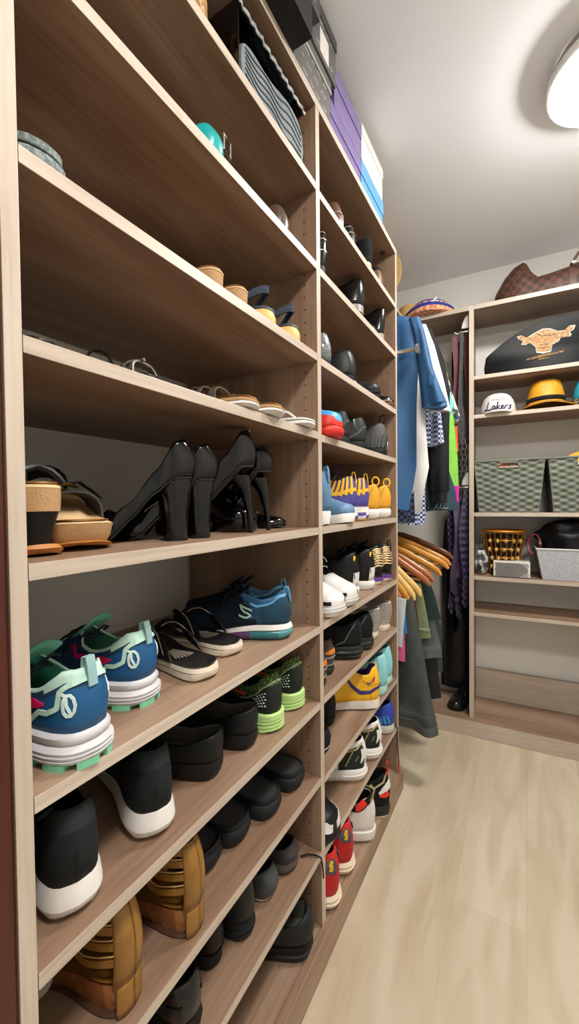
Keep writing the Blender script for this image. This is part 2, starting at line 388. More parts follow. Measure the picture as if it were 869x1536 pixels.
# ------------------------------------------------------------------ lamps
def lamp(x,y,label,e):
    L=root('ceiling_lamp',(x,y,CEIL),0,label,'ceiling lamp')
    R=.168
    mb=MB(); mb.loft([[(r*math.cos(2*PI*k/48),r*math.sin(2*PI*k/48),z) for k in range(48)] for r,z in((R*.9,-.001),(R*.9,-.035),(R*.93,-.037))]); mb.build('canopy',mat('lamp_canopy','8E857A',.5),L)
    mb=MB(); mb.grid([[(r*math.cos(2*PI*k/48),r*math.sin(2*PI*k/48),z) for k in range(48)] for r,z in((R*.93,-.034),(R*1.0,-.036),(R*1.02,-.04),(R*1.02,-.058),(R*.985,-.062),(R*.95,-.060),(R*.93,-.034))],cv=True); mb.build('rim',mat('lamp_rim','E9E6E0',.35,.1),L)
    mb=MB(); mb.loft([[(r*math.cos(2*PI*k/48),r*math.sin(2*PI*k/48),z) for k in range(48)] for r,z in((R*.948,-.05),(R*.93,-.066),(R*.84,-.084),(R*.6,-.098),(R*.1,-.106))]); mb.build('diffuser',mat('lamp_diffuser'+str(e),'FFFBF6',.5,emit=e,bump=0,col2='FFFBF6'),L)
    return L
lamp(.215,1.5,'round glowing flush ceiling lamp near the right edge of the ceiling',122)
lamp(.33,.05,'second round flush ceiling lamp further back over the near end of the shelving',122)
w=bpy.data.worlds.new('world'); bpy.context.scene.world=w; w.use_nodes=True; w.node_tree.nodes['Background'].inputs[0].default_value=(*lin('E8EEF8'),1); w.node_tree.nodes['Background'].inputs[1].default_value=.8
# ------------------------------------------------------------------ footwear makers
DM=mat
black=DM('black_leather','121213',.42,kind='leather',col2='0B0B0C'); patent=DM('black_patent','050506',.1,coat=.35,bump=.03,col2='030304')
blackfab=DM('black_fabric','111213',.85,kind='fabric',col2='0A0A0B'); rubber=DM('black_rubber','131415',.6,col2='0D0E0F',bump=.06)
white=DM('white_foam','DEDBD7',.55,scale=20,col2='D4CFC8',bump=.05); whl=DM('white_leather','DEDCDA',.4,kind='leather',col2='D4D1CE'); offw=DM('aged_white','D9D0BE',.5,col2='C8BCA4')
tanl=DM('tan_leather','93682C',.42,kind='leather',col2='7A521C'); edge_=DM('tan_edge','C9A267',.5); corkm=DM('cork','AE8A60',.85,kind='cork',col2='8F6537',scale=260); corkw=DM('wood_heel','9A6336',.45,kind='speckle',col2='7D4A22',scale=45)
gums=DM('gum_sole','B0702E',.5); darkl=DM('dark_lining','101010',.9,kind='fabric'); greyl=DM('grey_lining','8B8B8A',.9,kind='fabric'); metalm=DM('steel_trim','C9C6BE',.25,.95,bump=.02); gold=DM('gold_trim','C9A24C',.28,.95,bump=.02)
RW=[(0,-.004),(.12,.001),(.6,.004),(1,.0)]
def sides(paths,both=True):
    o=[]
    for p,w in paths:
        o.append(([(u,1-h) for u,h in p],w))
        if both: o.append(([(u,-(1-h)) for u,h in p],w))
    return o
def circ(u,h,ru,rh,n=10): return [(u+ru*math.cos(2*PI*k/n),h+rh*math.sin(2*PI*k/n)) for k in range(n+1)]
def sneaker(loc,rz,label,up,fn=None,lining=darkl,sole=None,tongue=None,th=.115,lace=None,lus=(.42,.48,.54,.6),deco=(),loop=None,last=None,cat='sneaker',name='sneaker',group=None,rx=0,ry=0,tu=(.33,.66),extra=None):
    K=dict(RC); K.update(last or {}); S=Last(**K)
    R_=root(name,loc,rz,label,cat,group,rx,ry)
    ups=up if isinstance(up,list) else [up]
    mb=MB(); S.upper(mb,(lambda u,v:fn(u,1-abs(v))) if fn else 0); o=mb.build('upper',ups+[lining],R_,solid=.0035,rim=len(ups),merge=2e-5,ang=0)
    for (nm,mats,f0,f1,rows,fm_) in (sole or [('sole',[white],0,1,RW,0)]):
        mb=MB(); S.slab(mb,f0,f1,rows or RW,fm_ or 0); mb.build(nm,mats,R_,ang=50)
    mb=MB(); S.insole(mb); mb.build('insole',lining,R_)
    if tongue: mb=MB(); S.tongue(mb,tu[0],tu[1],S.fb(tu[0])+th-.03,.024); mb.build('tongue',tongue,R_,solid=.004)
    if lace: mb=MB(); S.laces(mb,lus); mb.build('laces',lace,R_)
    for nm,m_,ps in deco:
        if len(ps)<=14:
            for p,w in ps: mb=MB(); S.strip(mb,p,w); mb.build(nm,m_,R_,ang=30)
        else:
            mb=MB()
            for p,w in ps: S.strip(mb,p,w)
            mb.build(nm,m_,R_,ang=30)
    if loop: mb=MB(); S.loop(mb); mb.build('pull_tab',loop,R_)
    if extra: extra(S,R_)
    return R_
def arch(mb,S,ul,ur,h,w,m=0,th=.0028,n=14,k=1.04,z0=None,a0=0,a1=PI,q=.8):
    pts=[]
    for i in range(n+1):
        a=a0+(a1-a0)*i/n; t=i/n; u=ul+(ur-ul)*t
        y=S.cy(u)+math.copysign(abs(math.cos(a))**q,math.cos(a))*S.w(u)*k; z=S.fb(u)+math.sin(a)**q*h-.003
        pts.append(V((S.x(u),y,z)))
    mb.ribbon(pts,V((1,0,0)),w,th,m)
def sandal(loc,rz,label,last,layers,straps,cat='sandal',name='sandal',top=None,group=None,extra=None,rx=0,ry=0):
    K=dict(c=[(0,.01)],hr=[(0,.01)],L=.25,W=.09); K.update(last); S=Last(**K); R_=root(name,loc,rz,label,cat,group,rx,ry)
    for nm,m_,f0,f1,rows in layers: mb=MB(); S.slab(mb,f0,f1,rows or [(0,-.002),(.2,.001),(.8,.001),(1,-.001)]); mb.build(nm,m_,R_,ang=50)
    if top: mb=MB(); S.insole(mb,k=.96,dz=.001); mb.build('footbed',top,R_)
    for nm,m_,fs in straps:
        mb=MB()
        for f in fs: f(mb,S)
        mb.build(nm,m_,R_,ang=30)
    if extra: extra(S,R_)
    return R_
AR=lambda ul,ur,h,w,**k:(lambda mb,S:arch(mb,S,ul,ur,h,w,**k))
def thong(u0=.80,u1=.42,h=.028,w=.012,k=1.0,th=.003):
    def f(mb,S):
        for sg in(-1,1):
            pts=[]; 
            for i in range(11):
                t=i/10; u=u0+(u1-u0)*t; y=S.cy(u)+sg*S.w(u)*k*t**.75; z=S.fb(u)+.004+h*math.sin(PI*min(1,t*.93+.03))**.7-.004*t
                pts.append(V((S.x(u),y,z)))
            mb.ribbon(pts,[V((.6,-sg*.2,0)) if i<3 else V((1,.0,.25)) for i in range(11)],[w*(.35+.65*min(1,i/5)) for i in range(11)],th)
        mb.tube([(S.x(u0),S.cy(u0),S.fb(u0)-.002),(S.x(u0),S.cy(u0),S.fb(u0)+.012)],.003,6)
    return f
def heel_block(mb,S,z_top,stages,m=0,n=16):
    """stages: (z,cx,rx,ry)"""
    mb.loft([[(cx+rx*math.cos(2*PI*k/n),S.cy(.05)+ry*math.sin(2*PI*k/n),z) for k in range(n)] for z,cx,rx,ry in stages],m)
def pump(loc,rz,label,hh,mats,stages,plat=.004,L=.215,W=.078,wt=WP,c=None,cat='high heel',name='high_heel',lining=darkl,group=None,extra=None,soleu=None,hr=None,tipz=.006,rz_=0):
    mid=[(0,plat+hh),(.14,plat+hh*.985),(.3,plat+hh*.74),(.5,plat+hh*.32),(.64,plat+.004),(.75,plat),(1,plat+.004)]
    S=Last(L=L,W=W,wt=wt,mid=mid,c=c or [(0,.058),(.1,.054),(.3,.026),(.5,.02),(.6,.028),(.66,.2)],hr=hr or [(0,.12),(.2,.10),(.45,.06),(.6,.046),(.75,.038),(.9,.028),(.97,.02),(1,.01)],uo=.5,bulge=.007,lean=.012,spring=.004)
    R_=root(name,loc,rz,label,cat,group)
    mb=MB(); S.upper(mb); mb.build('upper',[mats,lining],R_,solid=.0025,rim=1,merge=2e-5,ang=0)
    mb=MB(); S.slab(mb,0,1,[(0,-.003),(.2,.0005),(1,.0005)],lo=(lambda u,g:max(.0,S.fb(u)-plat-(0 if u<.6 else 0)) if plat<.01 else (max(0,S.fb(u)-.006) if u<.55 else g+(S.fb(u)-.006)*(1-ss(.55,.64,u))))); mb.build('sole',soleu or mats,R_,ang=50)
    mb=MB(); S.insole(mb); mb.build('insole',lining,R_)
    mb=MB(); heel_block(mb,S,0,[(z,cx,rx,ry) for z,cx,rx,ry in stages if z>=tipz]+[(tipz,)+stages[-1][1:]]); mb.build('heel',mats,R_,ang=50)
    mb=MB(); z,cx,rx,ry=stages[-1]; heel_block(mb,S,0,[(tipz+.0004,cx,rx*1.02,ry*1.02),(0,cx,rx,ry)]); mb.build('heel_tip',rubber,R_)
    if extra: extra(S,R_)
    return R_

# ------------------------------------------------------------------ near bay, sixth level
H6=A[6]
ab=DM('sneaker_blue','0A5486',.55,kind='plain',col2='084876',scale=20,bump=.05); am=DM('navy_mesh','123F62',.8,kind='knit',col2='0A2C48'); mint=DM('mint_rubber','7CC6A0',.6,col2='6AB892'); mintl=DM('mint_lining','6FB7A0',.8,kind='fabric',col2='5AA18B'); mintp=DM('pale_mint','BFE3D3',.5); pink=DM('hot_pink','E0115F',.5); lg=DM('light_grey_foam','C9C8CB',.6,scale=30,col2='BDBCBF',bump=.1); navyl=DM('navy_lace','16222E',.8,kind='fabric'); gw=DM('glacier_white','DDF2EC',.5)
def asics(loc,rz,label):
    def fn(u,h):
        if u<.17 and h>.80: return 2
        if h<.72 and u<.26: return 0
        return 1 if h<.93 else 2
    rib=[(0,.0),(.1,.006),(.28,.0085),(.3,.006),(.5,.009),(.52,.0065),(.72,.0085),(.8,.006),(1,.002)]
    def ex(S,R_):
        o1=S.outline(.0065); o2=S.outline(-.014); n=len(o1)
        for j in range(0,n,4):
            q=[o1[(j+k)%n] for k in range(4)]; r=[o2[(j+k)%n] for k in (3,2,1,0)]; L4=(V(q[3])-V(q[0]))
            q[3]=tuple(V(q[2]).lerp(V(q[3]),.55)); r[0]=tuple(V(r[1]).lerp(V(r[0]),.55))
            if L4.length<.008: continue
            zz=S.spring*(max(0,(q[1][0]/S.L-.74)/.26))**2
            mb=MB(); mb.poly([V((*p,zz)) for p in q+r],(0,0,.012)); mb.build('sole_lug',mint,R_,smooth=False)
    return sneaker(loc,rz,label,[ab,am,mintp],fn,mintl,
      [('outsole',[mint],0,.2,[(0,-.005),(.3,.001),(1,.005)],0),('midsole',[lg],.14,.68,rib,0),('upper_midsole',[lg],.66,1,[(0,.001),(.2,.004),(.7,.005),(1,.001)],0)],
      mintl,.128,navyl,(.40,.46,.52,.58),
      [('piping',mintp,sides([([(0.002,.80),(.035,.74),(.085,.66),(.10,.40),(.15,.33),(.195,.40),(.26,.12),(.28,.02)],.0062)])),('side_stripe',pink,sides([([(.17,.55),(.22,.60),(.36,.60),(.46,.5)],[.003,.011,.010,.003])])),
       ('round_logo',gw,sides([(circ(.050,.40,.022,.17),.0034),([(.045,.27),(.058,.40),(.058,.56),(.085,.66)],.0034)]))],
      navyl if False else DM('grey_tab','8FB3B5',.7,kind='fabric'),dict(L=.272,W=.102,heel=.043,toe=.028,c=[(0,.074),(.05,.074),(.13,.062),(.2,.05),(.3,.045),(.42,.062),(.5,.2),(.6,.3)]),extra=ex,name='running_shoe',cat='sneaker')
asics((-.462,.296,H6),math.radians(184),'nearest blue running shoe with mint sole and pink stripe, beside the left upright')
asics((-.521,.430,H6),math.radians(193),'blue running shoe with mint lining and pink stripe, second from the left upright')
ff1=DM('flop_white','E5DCC8',.6,col2='D8CDB6'); ff2=DM('flop_black','151413',.6,kind='stripe',col2='1F1E1D',scale=200)
def flop(loc,rz,label):
    def ex(S,R_):
        mb=MB()
        for k in range(7):
            a=-.9+.3*k; pts=[V((S.x(.46)+.006*abs(k-3)*.3,S.cy(.4)+.002*k-.006,S.fb(.4)+.0042)),V((S.x(.46)-.05*math.cos(a*.5)-.004,S.cy(.3)+.026*math.sin(a)*.9,S.fb(.3)+.0042))]
            mb.ribbon(pts,V((0,1,0)),.0011,.0006)
        mb.build('footbed_rays',ff1,R_)
    return sandal(loc,rz,label,dict(L=.265,W=.094,wt=WS,mid=[(0,.026),(.3,.024),(.6,.017),(1,.022)],spring=.006),
      [('sole',ff1,0,.58,[(0,-.006),(.25,0),(1,.001)]),('dark_line',black,.57,.68,[(0,.0),(1,0)]),('upper_sole',ff1,.67,.93,[(0,.001),(1,.0)])],[('thong_strap',DM('strap_dark','1C1B1A',.55,kind='leather'),[thong(.79,.34,.050,.052,1.03,.0035)]),('strap_edge',ff1,[thong(.79,.34,.0525,.004,1.05)])],top=ff2,extra=ex,cat='flip-flop',name='flip_flop')
flop((-.490,.535,H6),math.radians(168),'black and cream flip-flop lying nearer the shelf edge, between the blue trainers')
flop((-.522,.652,H6),math.radians(171),'black and cream flip-flop lying further back, next to the smooth-soled blue trainer')
def skech(loc,rz,label):
    kn=DM('ocean_knit','12455F',.8,kind='knit',col2='0B2A3E'); kd=DM('ocean_knit_dark','0C1C29',.8,kind='knit',col2='09131c'); sk=DM('sky_lining','5C98C4',.7,kind='fabric')
    def fn(u,h): return 2 if h>.9 and u<.35 else (0 if u<.27+.1*h else 1)
    air=[DM('air_pink','8E2A55',.25,col2='7A2149'),DM('air_violet','58386A',.25),DM('air_teal','2D7078',.25,col2='245f68'),DM('air_teal_pale','4E9094',.25)]
    def af(i,j):
        n=50; u=US[min(j,26)] if j<26 else US[max(0,min(26,52-j))]
        return 3 if u<.08 else 2 if u<.30 else 1 if u<.40 else 0
    Sp=[(.305,.62),(.37,.66),(.405,.60),(.39,.50),(.34,.44),(.315,.36),(.345,.27),(.415,.26)]
    return sneaker(loc,rz,label,[kn,kd,sk],fn,sk,[('air_sole',air,0,.66,[(0,-.006),(.2,.004),(.6,.008),(.85,.006),(1,.001)],af),('midsole',[white],.6,1,[(0,.002),(.25,.006),(.7,.003),(1,0)],0)],kd,.125,DM('dark_lace','10161c',.8),(.46,.52,.58),
      [('side_logo',DM('seafoam','A9D2C2',.5),sides([(Sp,.0042)])),('swoosh_line',kd,sides([([(.26,.06),(.35,.14),(.44,.06)],.0025)]))],sk,dict(L=.28,W=.094,heel=.036,toe=.024,c=[(0,.07),(.06,.068),(.16,.05),(.26,.044),(.36,.058),(.46,.09),(.52,.3)]),cat='sneaker',name='running_shoe')
skech((-.487,.812,H6),math.radians(205),'dark blue trainer with a pale S logo and pink-to-teal air sole')
skech((-.545,.892,H6),math.radians(202),'dark blue trainer half hidden behind the one with the pale S logo')

# ------------------------------------------------------------------ seventh level
H7=A[7]
def blackwhite(loc,rz,label):
    kn=DM('charcoal_knit','1A1E20',.9,kind='knit',col2='101314'); pad=DM('charcoal_pad','1F2426',.7,kind='fabric')
    def fn(u,h): return 1 if (h>.62 and u<.10) else 0
    return sneaker(loc,rz,label,[kn,pad],fn,darkl,[('sole',[white],0,.46,[(0,-.010),(.25,-.001),(.7,.004),(1,.0045)],0),('midsole',[white],.45,1,[(0,.0055),(.5,.004),(1,.0)],0)],kn,.12,DM('dark_lace','10161c',.8),(.44,.5,.56),
      [('heel_seam',rubber,[([(.001,.62),(.001,.98)],.0018)])],None,dict(L=.285,W=.104,heel=.046,toe=.028,bulge=.010,c=[(0,.090),(.05,.090),(.14,.062),(.25,.050),(.38,.058),(.46,.09),(.52,.3)]),name='slip_on_sneaker')
blackwhite((-.480,.280,H7),math.radians(162),'nearest black knit sneaker with thick white sole, against the left upright')
blackwhite((-.487,.408,H7),math.radians(153),'black knit sneaker with thick white sole, right of its mate')
def clog(loc,rz,label,hi=0,L=.27):
    c=DM('black_clog','121414',.5,col2='0E1010',bump=.05)
    return sneaker(loc,rz,label,c,None,DM('clog_lining','55534F',.7),[('sole',[c],0,1,[(0,-.006),(.15,0),(.5,.003),(1,.001)],0)],None,last=dict(L=L,W=.092,heel=.034,toe=.022,wt=WS,c=[(0,.05),(.1,.045),(.25,.032),(.4,.040),(.46,.06),(.5,.3)],hr=[(0,.11),(.25,.1),(.42,.07),(.55,.06),(.75,.05),(.9,.042),(.97,.03),(1,.015)],bulge=.004,lean=0),cat='clog',name='clog')
clog((-.503,.575,H7),math.radians(199),'smooth black slip-on clog beside the black and white sneakers')
clog((-.497,.680,H7),math.radians(192),'smooth black slip-on clog next to the green running shoes')
def greenrun(loc,rz,label):
    g=DM('green_knit','5E7A36',.85,kind='speckle',col2='2C3A1C',scale=220); k=DM('black_overlay','1C1F1C',.7,kind='knit'); lime=DM('lime_foam','BBDD8E',.6,col2='AFD182'); limed=DM('lime_foam_groove','7FA35A',.7); org=DM('orange_stitch','D8552A',.6)
    def fn(u,h): return 1 if h<.62-1.3*max(0,u-.16) and u<.5 else 0
    rows=[]; 
    for i in range(5): t=i/5; rows+=[(t,.004+.0008*i),(t+.045,.0075),(t+.15,.0075),(t+.195,.003)]
    rows=[(0,-.004)]+rows[1:]+[(1,0)]
    dash=[]
    for r_ in range(5):
        for q in range(5-(r_>3)): u=.05+.022*q+.010*(r_%2); dash.append(([(u,.16+.085*r_),(u+.011,.18+.085*r_)],.0022))
    return sneaker(loc,rz,label,[g,k],fn,DM('green_lining','33402A',.9,kind='fabric'),[('midsole',[lime,limed],0,1,rows,0)],g,.125,org,(.44,.5,.56),[('reflective_dashes',gw,sides(dash)),('collar_binding',DM('sage_binding','8FA57A',.7),sides([([(.002,.76),(.05,.70),(.12,.62),(.22,.46),(.3,.34)],.004)])),('orange_line',org,sides([([(.24,.60),(.38,.52)],.006)]))],None,dict(L=.28,W=.096,heel=.042,toe=.024,c=[(0,.086),(.06,.080),(.14,.062),(.24,.05),(.36,.06),(.46,.09),(.52,.3)]),name='running_shoe')
greenrun((-.487,.752,H7),math.radians(170),'green speckled running shoe with lime ribbed sole, left of the pair')
greenrun((-.492,.862,H7),math.radians(173),'green speckled running shoe with lime ribbed sole, right against the middle upright')

# ------------------------------------------------------------------ eighth level
H8=A[8]
def caged(loc,rz,label):
    R_=root('caged_sandal',loc,rz,label,'sandal'); hh=.046
    S=Last(L=.235,W=.082,mid=[(0,hh),(.25,hh*.93),(.6,.026),(.8,.016),(1,.018)],c=[(0,.106),(1,.106)],hr=[(0,.120),(.25,.120),(.45,.085),(.65,.052),(.85,.036),(1,.02)],spring=.004,uo=.5,bulge=.006,lean=.010)
    mb=MB(); S.slab(mb,.12,1,[(0,-.006),(.3,-.004),(.8,-.001),(1,-.002)]); mb.build('wedge_heel',corkw,R_,ang=50)
    mb=MB(); S.slab(mb,0,.14,[(0,-.003),(.5,.001),(1,-.001)]); mb.build('outsole',DM('brown_outsole','4A2E1E',.6),R_)
    mb=MB(); S.insole(mb,k=.97); mb.build('footbed',tanl,R_)
    # back counter
    rows=[]
    for i in range(9):
        u=[.001,.004,.012,.028,.05,.08,.11,.13,.145][i]; rows.append([S.P(u,-(1-t/8)*1.0+0 if t<8 else -1e-6,0) for t in range(9)])
    mb=MB()
    for sg in(-1,1):
        rr=[]
        for u in(.0005,.005,.015,.028,.042,.055): rr.append([S.P(u,sg*(1-.93*t/9),.001)+V((0,0,-.030*(1-t/9)*0 )) for t in range(0,10)])
        mb.grid(rr)
        rr=[]
        for u in(.0005,.005,.012,.02,.028,.036): p=S.P(u,sg*1.0,.001); rr.append([V((p.x,p.y,p.z*t/5+.003)) for t in range(6)])
        mb.grid(rr)
    mb.build('heel_counter',tanl,R_,solid=-.003,merge=4e-4)
    for sg in(-1,1):
        for k,(h0,u1,h1) in enumerate([(.86,.50,.92),(.66,.60,.74),(.46,.70,.52),(.27,.80,.28)]):
            mb=MB(); S.strip(mb,[(.05,sg*(1-h0*.95)),(.25,sg*(1-(h0*.75+h1*.25)+.10)),(.45,sg*(1-(h0*.4+h1*.6)+.02)),(u1,sg*(1-h1))],[.010,.010,.009,.009],off=.0015,th=.0025); S.strip(mb,[(.05,sg*(1-h0*.95-.085)),(.25,sg*(1-(h0*.75+h1*.25)+.022)),(.45,sg*(1-(h0*.4+h1*.6)-.055)),(u1,sg*(1-h1-.08))],[.0016]*4,1,off=.0032,th=.001)
            mb.build('strap',[tanl,edge_],R_)
    for k,(ua,h) in enumerate([(.20,.118),(.34,.100),(.5,.072),(.64,.056)]):
        mb=MB(); arch(mb,S,ua,ua+.04,h,.012,a0=.5,a1=PI-.5,k=1.0); mb.build('cross_strap',[tanl,edge_],R_)
    # rim of the collar
    for sg in(-1,1):
        mb=MB(); mb.tube([S.P(u,sg*.08) for u in(.001,.01,.03,.045,.055)],.0022,6); mb.build('collar_edge',edge_,R_)
    return R_
caged((-.482,.357,H8),math.radians(186),'tan strappy cage sandal with wooden wedge heel, nearer one at lower left')
caged((-.474,.480,H8),math.radians(186),'tan strappy cage sandal with wooden wedge heel, further one')
sneaker((-.60,.285,H8),math.radians(168),'black slip-on shoe with a pale curved sole rim in the lower left corner',blackfab,None,greyl,[('sole',[DM('taupe_sole','B9AC9C',.6)],0,1,RW,0)],last=dict(L=.26,W=.092,heel=.022,toe=.016,c=[(0,.045),(.2,.03),(.4,.045),(.5,.2)]),cat='slip-on shoe',name='slip_on_shoe')
def slide(loc,rz,label,m=None,W=.108,hh=.040):
    c=m or DM('graphite_foam','1A1D20',.62,col2='131618',bump=.08)
    return sneaker(loc,rz,label,c,None,DM('graphite_lining','2F3031',.8),[('sole',[c],0,1,[(0,-.007),(.2,0),(.55,.0045),(.85,.003),(1,-.004)],0)],last=dict(L=.265,W=W,heel=hh,toe=.026,wt=WS,bulge=0,lean=0,c=[(0,.010),(.2,.008),(.38,.010),(.46,.05),(.5,.3)],hr=[(0,.06),(.3,.06),(.45,.056),(.6,.052),(.8,.044),(.93,.034),(1,.015)]),cat='slide',name='slide_shoe')
slide((-.522,.575,H8),math.radians(181),'dark rubber slide nearest the tan sandals, mostly hidden by them')
slide((-.512,.655,H8),math.radians(178),'dark rubber slide, second in the row after the tan sandals')
slide((-.492,.748,H8),math.radians(176),'dark rubber slide with a broad rounded heel, third in the row')
slide((-.487,.852,H8),math.radians(176),'dark rubber slide beside the middle upright, last in the row')

# ------------------------------------------------------------------ ninth level and base
H9=A[9]
sneaker((-.487,.478,H9),math.radians(172),'glossy black lace-up sneaker at the very bottom of the picture',DM('glossy_black','141516',.22,coat=.4),None,darkl,[('sole',[rubber],0,1,RW,0)],black,.12,black,(.42,.48,.54),[('side_seam',rubber,sides([([(.05,.8),(.15,.4),(.3,.1)],.003),([(.02,.5),(.12,.45),(.25,.4)],.003)]))],last=dict(L=.28,W=.098,heel=.034,toe=.022),name='lace_up_sneaker')
sneaker((-.522,.586,H9),math.radians(182),'plain black leather shoe with a straight low heel, under the further tan sandal',black,None,darkl,[('sole',[rubber],0,1,[(0,-.001),(.9,-.001),(.92,.002),(1,.002)],0)],last=dict(L=.26,W=.082,heel=.03,toe=.012,c=[(0,.06),(.2,.045),(.42,.06),(.5,.2)]),cat='leather shoe',name='leather_shoe')
ribr=[(0,-.003),(.1,.002),(.3,.004),(.34,.001),(.38,.004),(.6,.004),(.64,.001),(.68,.003),(1,.0)]
sneaker((-.500,.660,H9),math.radians(180),'black leather shoe with ridges across its rubber heel',DM('black_smooth','212325',.4,col2='17191a'),None,darkl,[('sole',[rubber],0,1,ribr,0)],blackfab,.11,black,(.44,.5,.56),[('heel_panel_seam',rubber,sides([([(.1,.98),(.11,.5),(.13,.03)],.0025)]))],last=dict(L=.28,W=.09,heel=.036,toe=.022,c=[(0,.085),(.06,.083),(.2,.055),(.35,.06),(.45,.09),(.52,.3)]),name='leather_shoe',cat='leather shoe')
sneaker((-.502,.748,H9),math.radians(178),'dark grey quilted shoe with a bulging heel, on the second lowest shelf',DM('grey_quilt','3A3F42',.55,kind='cork',col2='2A2E31',scale=90,bump=.6),None,darkl,[('sole',[offw],0,1,[(0,-.008),(.5,-.002),(1,-.002)],0)],last=dict(L=.26,W=.09,heel=.012,toe=.012,bulge=.012,c=[(0,.06),(.2,.045),(.42,.05),(.5,.2)]),cat='slipper',name='quilted_slipper')
bp=DM('brown_suede','3A3230',.85,kind='plain',col2='2C2624',bump=.2)
def moc(loc,rz,label): return sneaker(loc,rz,label,bp,None,darkl,[('sole',[DM('brown_suede_sole','4A403C',.8)],0,1,[(0,-.004),(.3,.005),(.7,.005),(1,0)],0)],last=dict(L=.255,W=.092,heel=.026,toe=.022,wt=WS,bulge=.010,c=[(0,.036),(.2,.028),(.42,.036),(.5,.2)],hr=[(0,.08),(.3,.08),(.5,.06),(.75,.046),(.93,.036),(1,.02)]),cat='slipper',name='house_slipper')
moc((-.497,.836,H9),math.radians(178),'dark brown rounded slipper on the second lowest shelf, beside the black cord')
mb=MB(); mb.tube([(-.50,.872,H9+.004),(-.485,.885,H9+.006),(-.466,.893,H9+.006),(-.453,.898,H9+.001),(-.4515,.904,H9-.03),(-.4525,.909,H9-.06)],.0022,6); o=mb.build('hanging_cord',black); tag(o,'thin black cord hanging over the second lowest shelf edge by the middle upright','cord')
def vel(S,R_):
    for k,(u,h) in enumerate([(.42,.07),(.52,.062),(.62,.054)]):
        mb=MB(); arch(mb,S,u,u+.02,h+.004,.02,a0=.25,a1=PI-.25,k=1.03); mb.build('strap',black,R_)
    mb=MB(); mb.tube([S.P(.5,.3,.006)+V((.008*math.cos(a),0,.006*math.sin(a))) for a in [0,1,2,3,4,5]],.0012,5,closed=True); mb.build('buckle',gold,R_)
sneaker((-.462,.855,A[10]),math.radians(203),'chunky black strapped shoe with a small gold buckle, alone on the base board',DM('black_chunk','1E2123',.5,col2='151718'),None,DM('olive_lining','5B5D50',.8),[('sole',[rubber],0,1,[(0,-.006),(.15,.002),(.5,.006),(.55,.002),(1,.002)],0)],blackfab,.11,None,last=dict(L=.27,W=.1,wt=WS,heel=.038,toe=.03,bulge=.012,c=[(0,.065),(.2,.045),(.36,.05),(.46,.08),(.52,.3)]),extra=vel,cat='leather shoe',name='strap_shoe')

# ------------------------------------------------------------------ fifth level: heels
H5=A[5]
def wedge(loc,rz,label):
    S_={}
    def ex(S,R_):
        mb=MB(); arch(mb,S,.62,.66,.045,.05,k=1.0); mb.build('vamp_strap',black,R_)
        mb=MB(); mb.tube([(S.x(.06),S.cy(.06)+t*S.w(.12),S.fb(.05)+.004+.02*(1-t*t)) for t in(-1,-.8,-.5,0,.5,.8,1)],.004,6); mb.build('ankle_strap',black,R_)
    hh=.088
    return sandal(loc,rz,label,dict(L=.225,W=.088,mid=[(0,hh),(.28,hh*.92),(.62,.045),(.85,.034),(1,.036)],spring=.004),
      [('outsole',gums,0,.13,[(0,-.002),(.5,.003),(1,-.001)]),('wedge_heel',black,.12,.64,[(0,-.014),(.5,-.008),(1,-.001)]),('cork_band',corkm,.63,.97,[(0,.0),(.5,.001),(1,.001)]),('cork_rim',DM('cork_rim','D9B788',.7),.96,1,[(0,.0015),(1,.0005)])],[],top=DM('sandal_footbed','B08A5E',.7),extra=ex,name='wedge_sandal',cat='wedge sandal')
wedge((-.503,.262,H5),math.radians(172),'cork and black wedge sandal seen from the heel, beside the left upright')
def ring(S,R_):
    mb=MB(); arch(mb,S,.60,.62,.040,.060,k=1.0); mb.build('wide_strap',DM('pewter_leather','3B3B3D',.35,kind='leather'),R_)
    c=V((S.x(.63),S.cy(.63)-.006,S.fb(.63)+.050)); mb=MB(); mb.tube([c+V((.010*math.cos(a*PI/8),.018*math.sin(a*PI/8),-.004*abs(math.sin(a*PI/8)))) for a in range(16)],.0022,6,closed=True); mb.build('buckle_ring',gold,R_)
    for sg in(-1,1): 
        mb=MB(); mb.ribbon([c+V((0,0,-.001)),c+V((.008,sg*.018,.003)),c+V((.010,sg*.036,-.010)),c+V((.012,sg*.05,-.022))],V((1,0,.1)),[.012,.014,.010,.005],.002); mb.build('bow_tail',black,R_)
    # ankle strap with buckle standing up at the heel
    mb=MB(); mb.ribbon([V((.03,S.cy(.1)+t*S.w(.15)*1.05,S.fb(.1)+.004+.028*(1-t*t)**.5)) for t in(-1,-.9,-.6,-.2,.2,.6,.9,1)],V((.5,0,1)),.022,.003); mb.build('ankle_strap',black,R_)
    mb=MB(); d=V((.036,-.034,S.fb(.1)+.026)); mb.tube([d+V(q) for q in((0,-.008,-.012),(0,.008,-.012),(0,.008,.012),(0,-.008,.012))],.0018,6,closed=True); mb.build('strap_buckle',metalm,R_)
hh=.092
sandal((-.735,.375,H5),math.radians(-14),'cork platform sandal with a gold ring buckle, toe facing out beside the cork wedge',dict(L=.228,W=.09,mid=[(0,hh),(.28,hh*.9),(.62,.045),(.8,.036),(1,.040)],spring=.010,wt=WS),
  [('outsole',gums,0,.17,[(0,-.002),(.5,.003),(1,-.002)]),('cork_platform',corkm,.2,.9,[(0,-.006),(.4,.0),(1,.003)]),('cork_rim',DM('cork_rim','D9B788',.7),.88,1,[(0,.003),(.5,.004),(1,.001)])],[],top=DM('sandal_footbed','B08A5E',.7),extra=ring,name='wedge_sandal',cat='wedge sandal')
BS=[(.110,.038,.036,.026),(.10,.036,.033,.026),(.07,.034,.027,.024),(.04,.033,.023,.022),(.0,.032,.021,.021)]
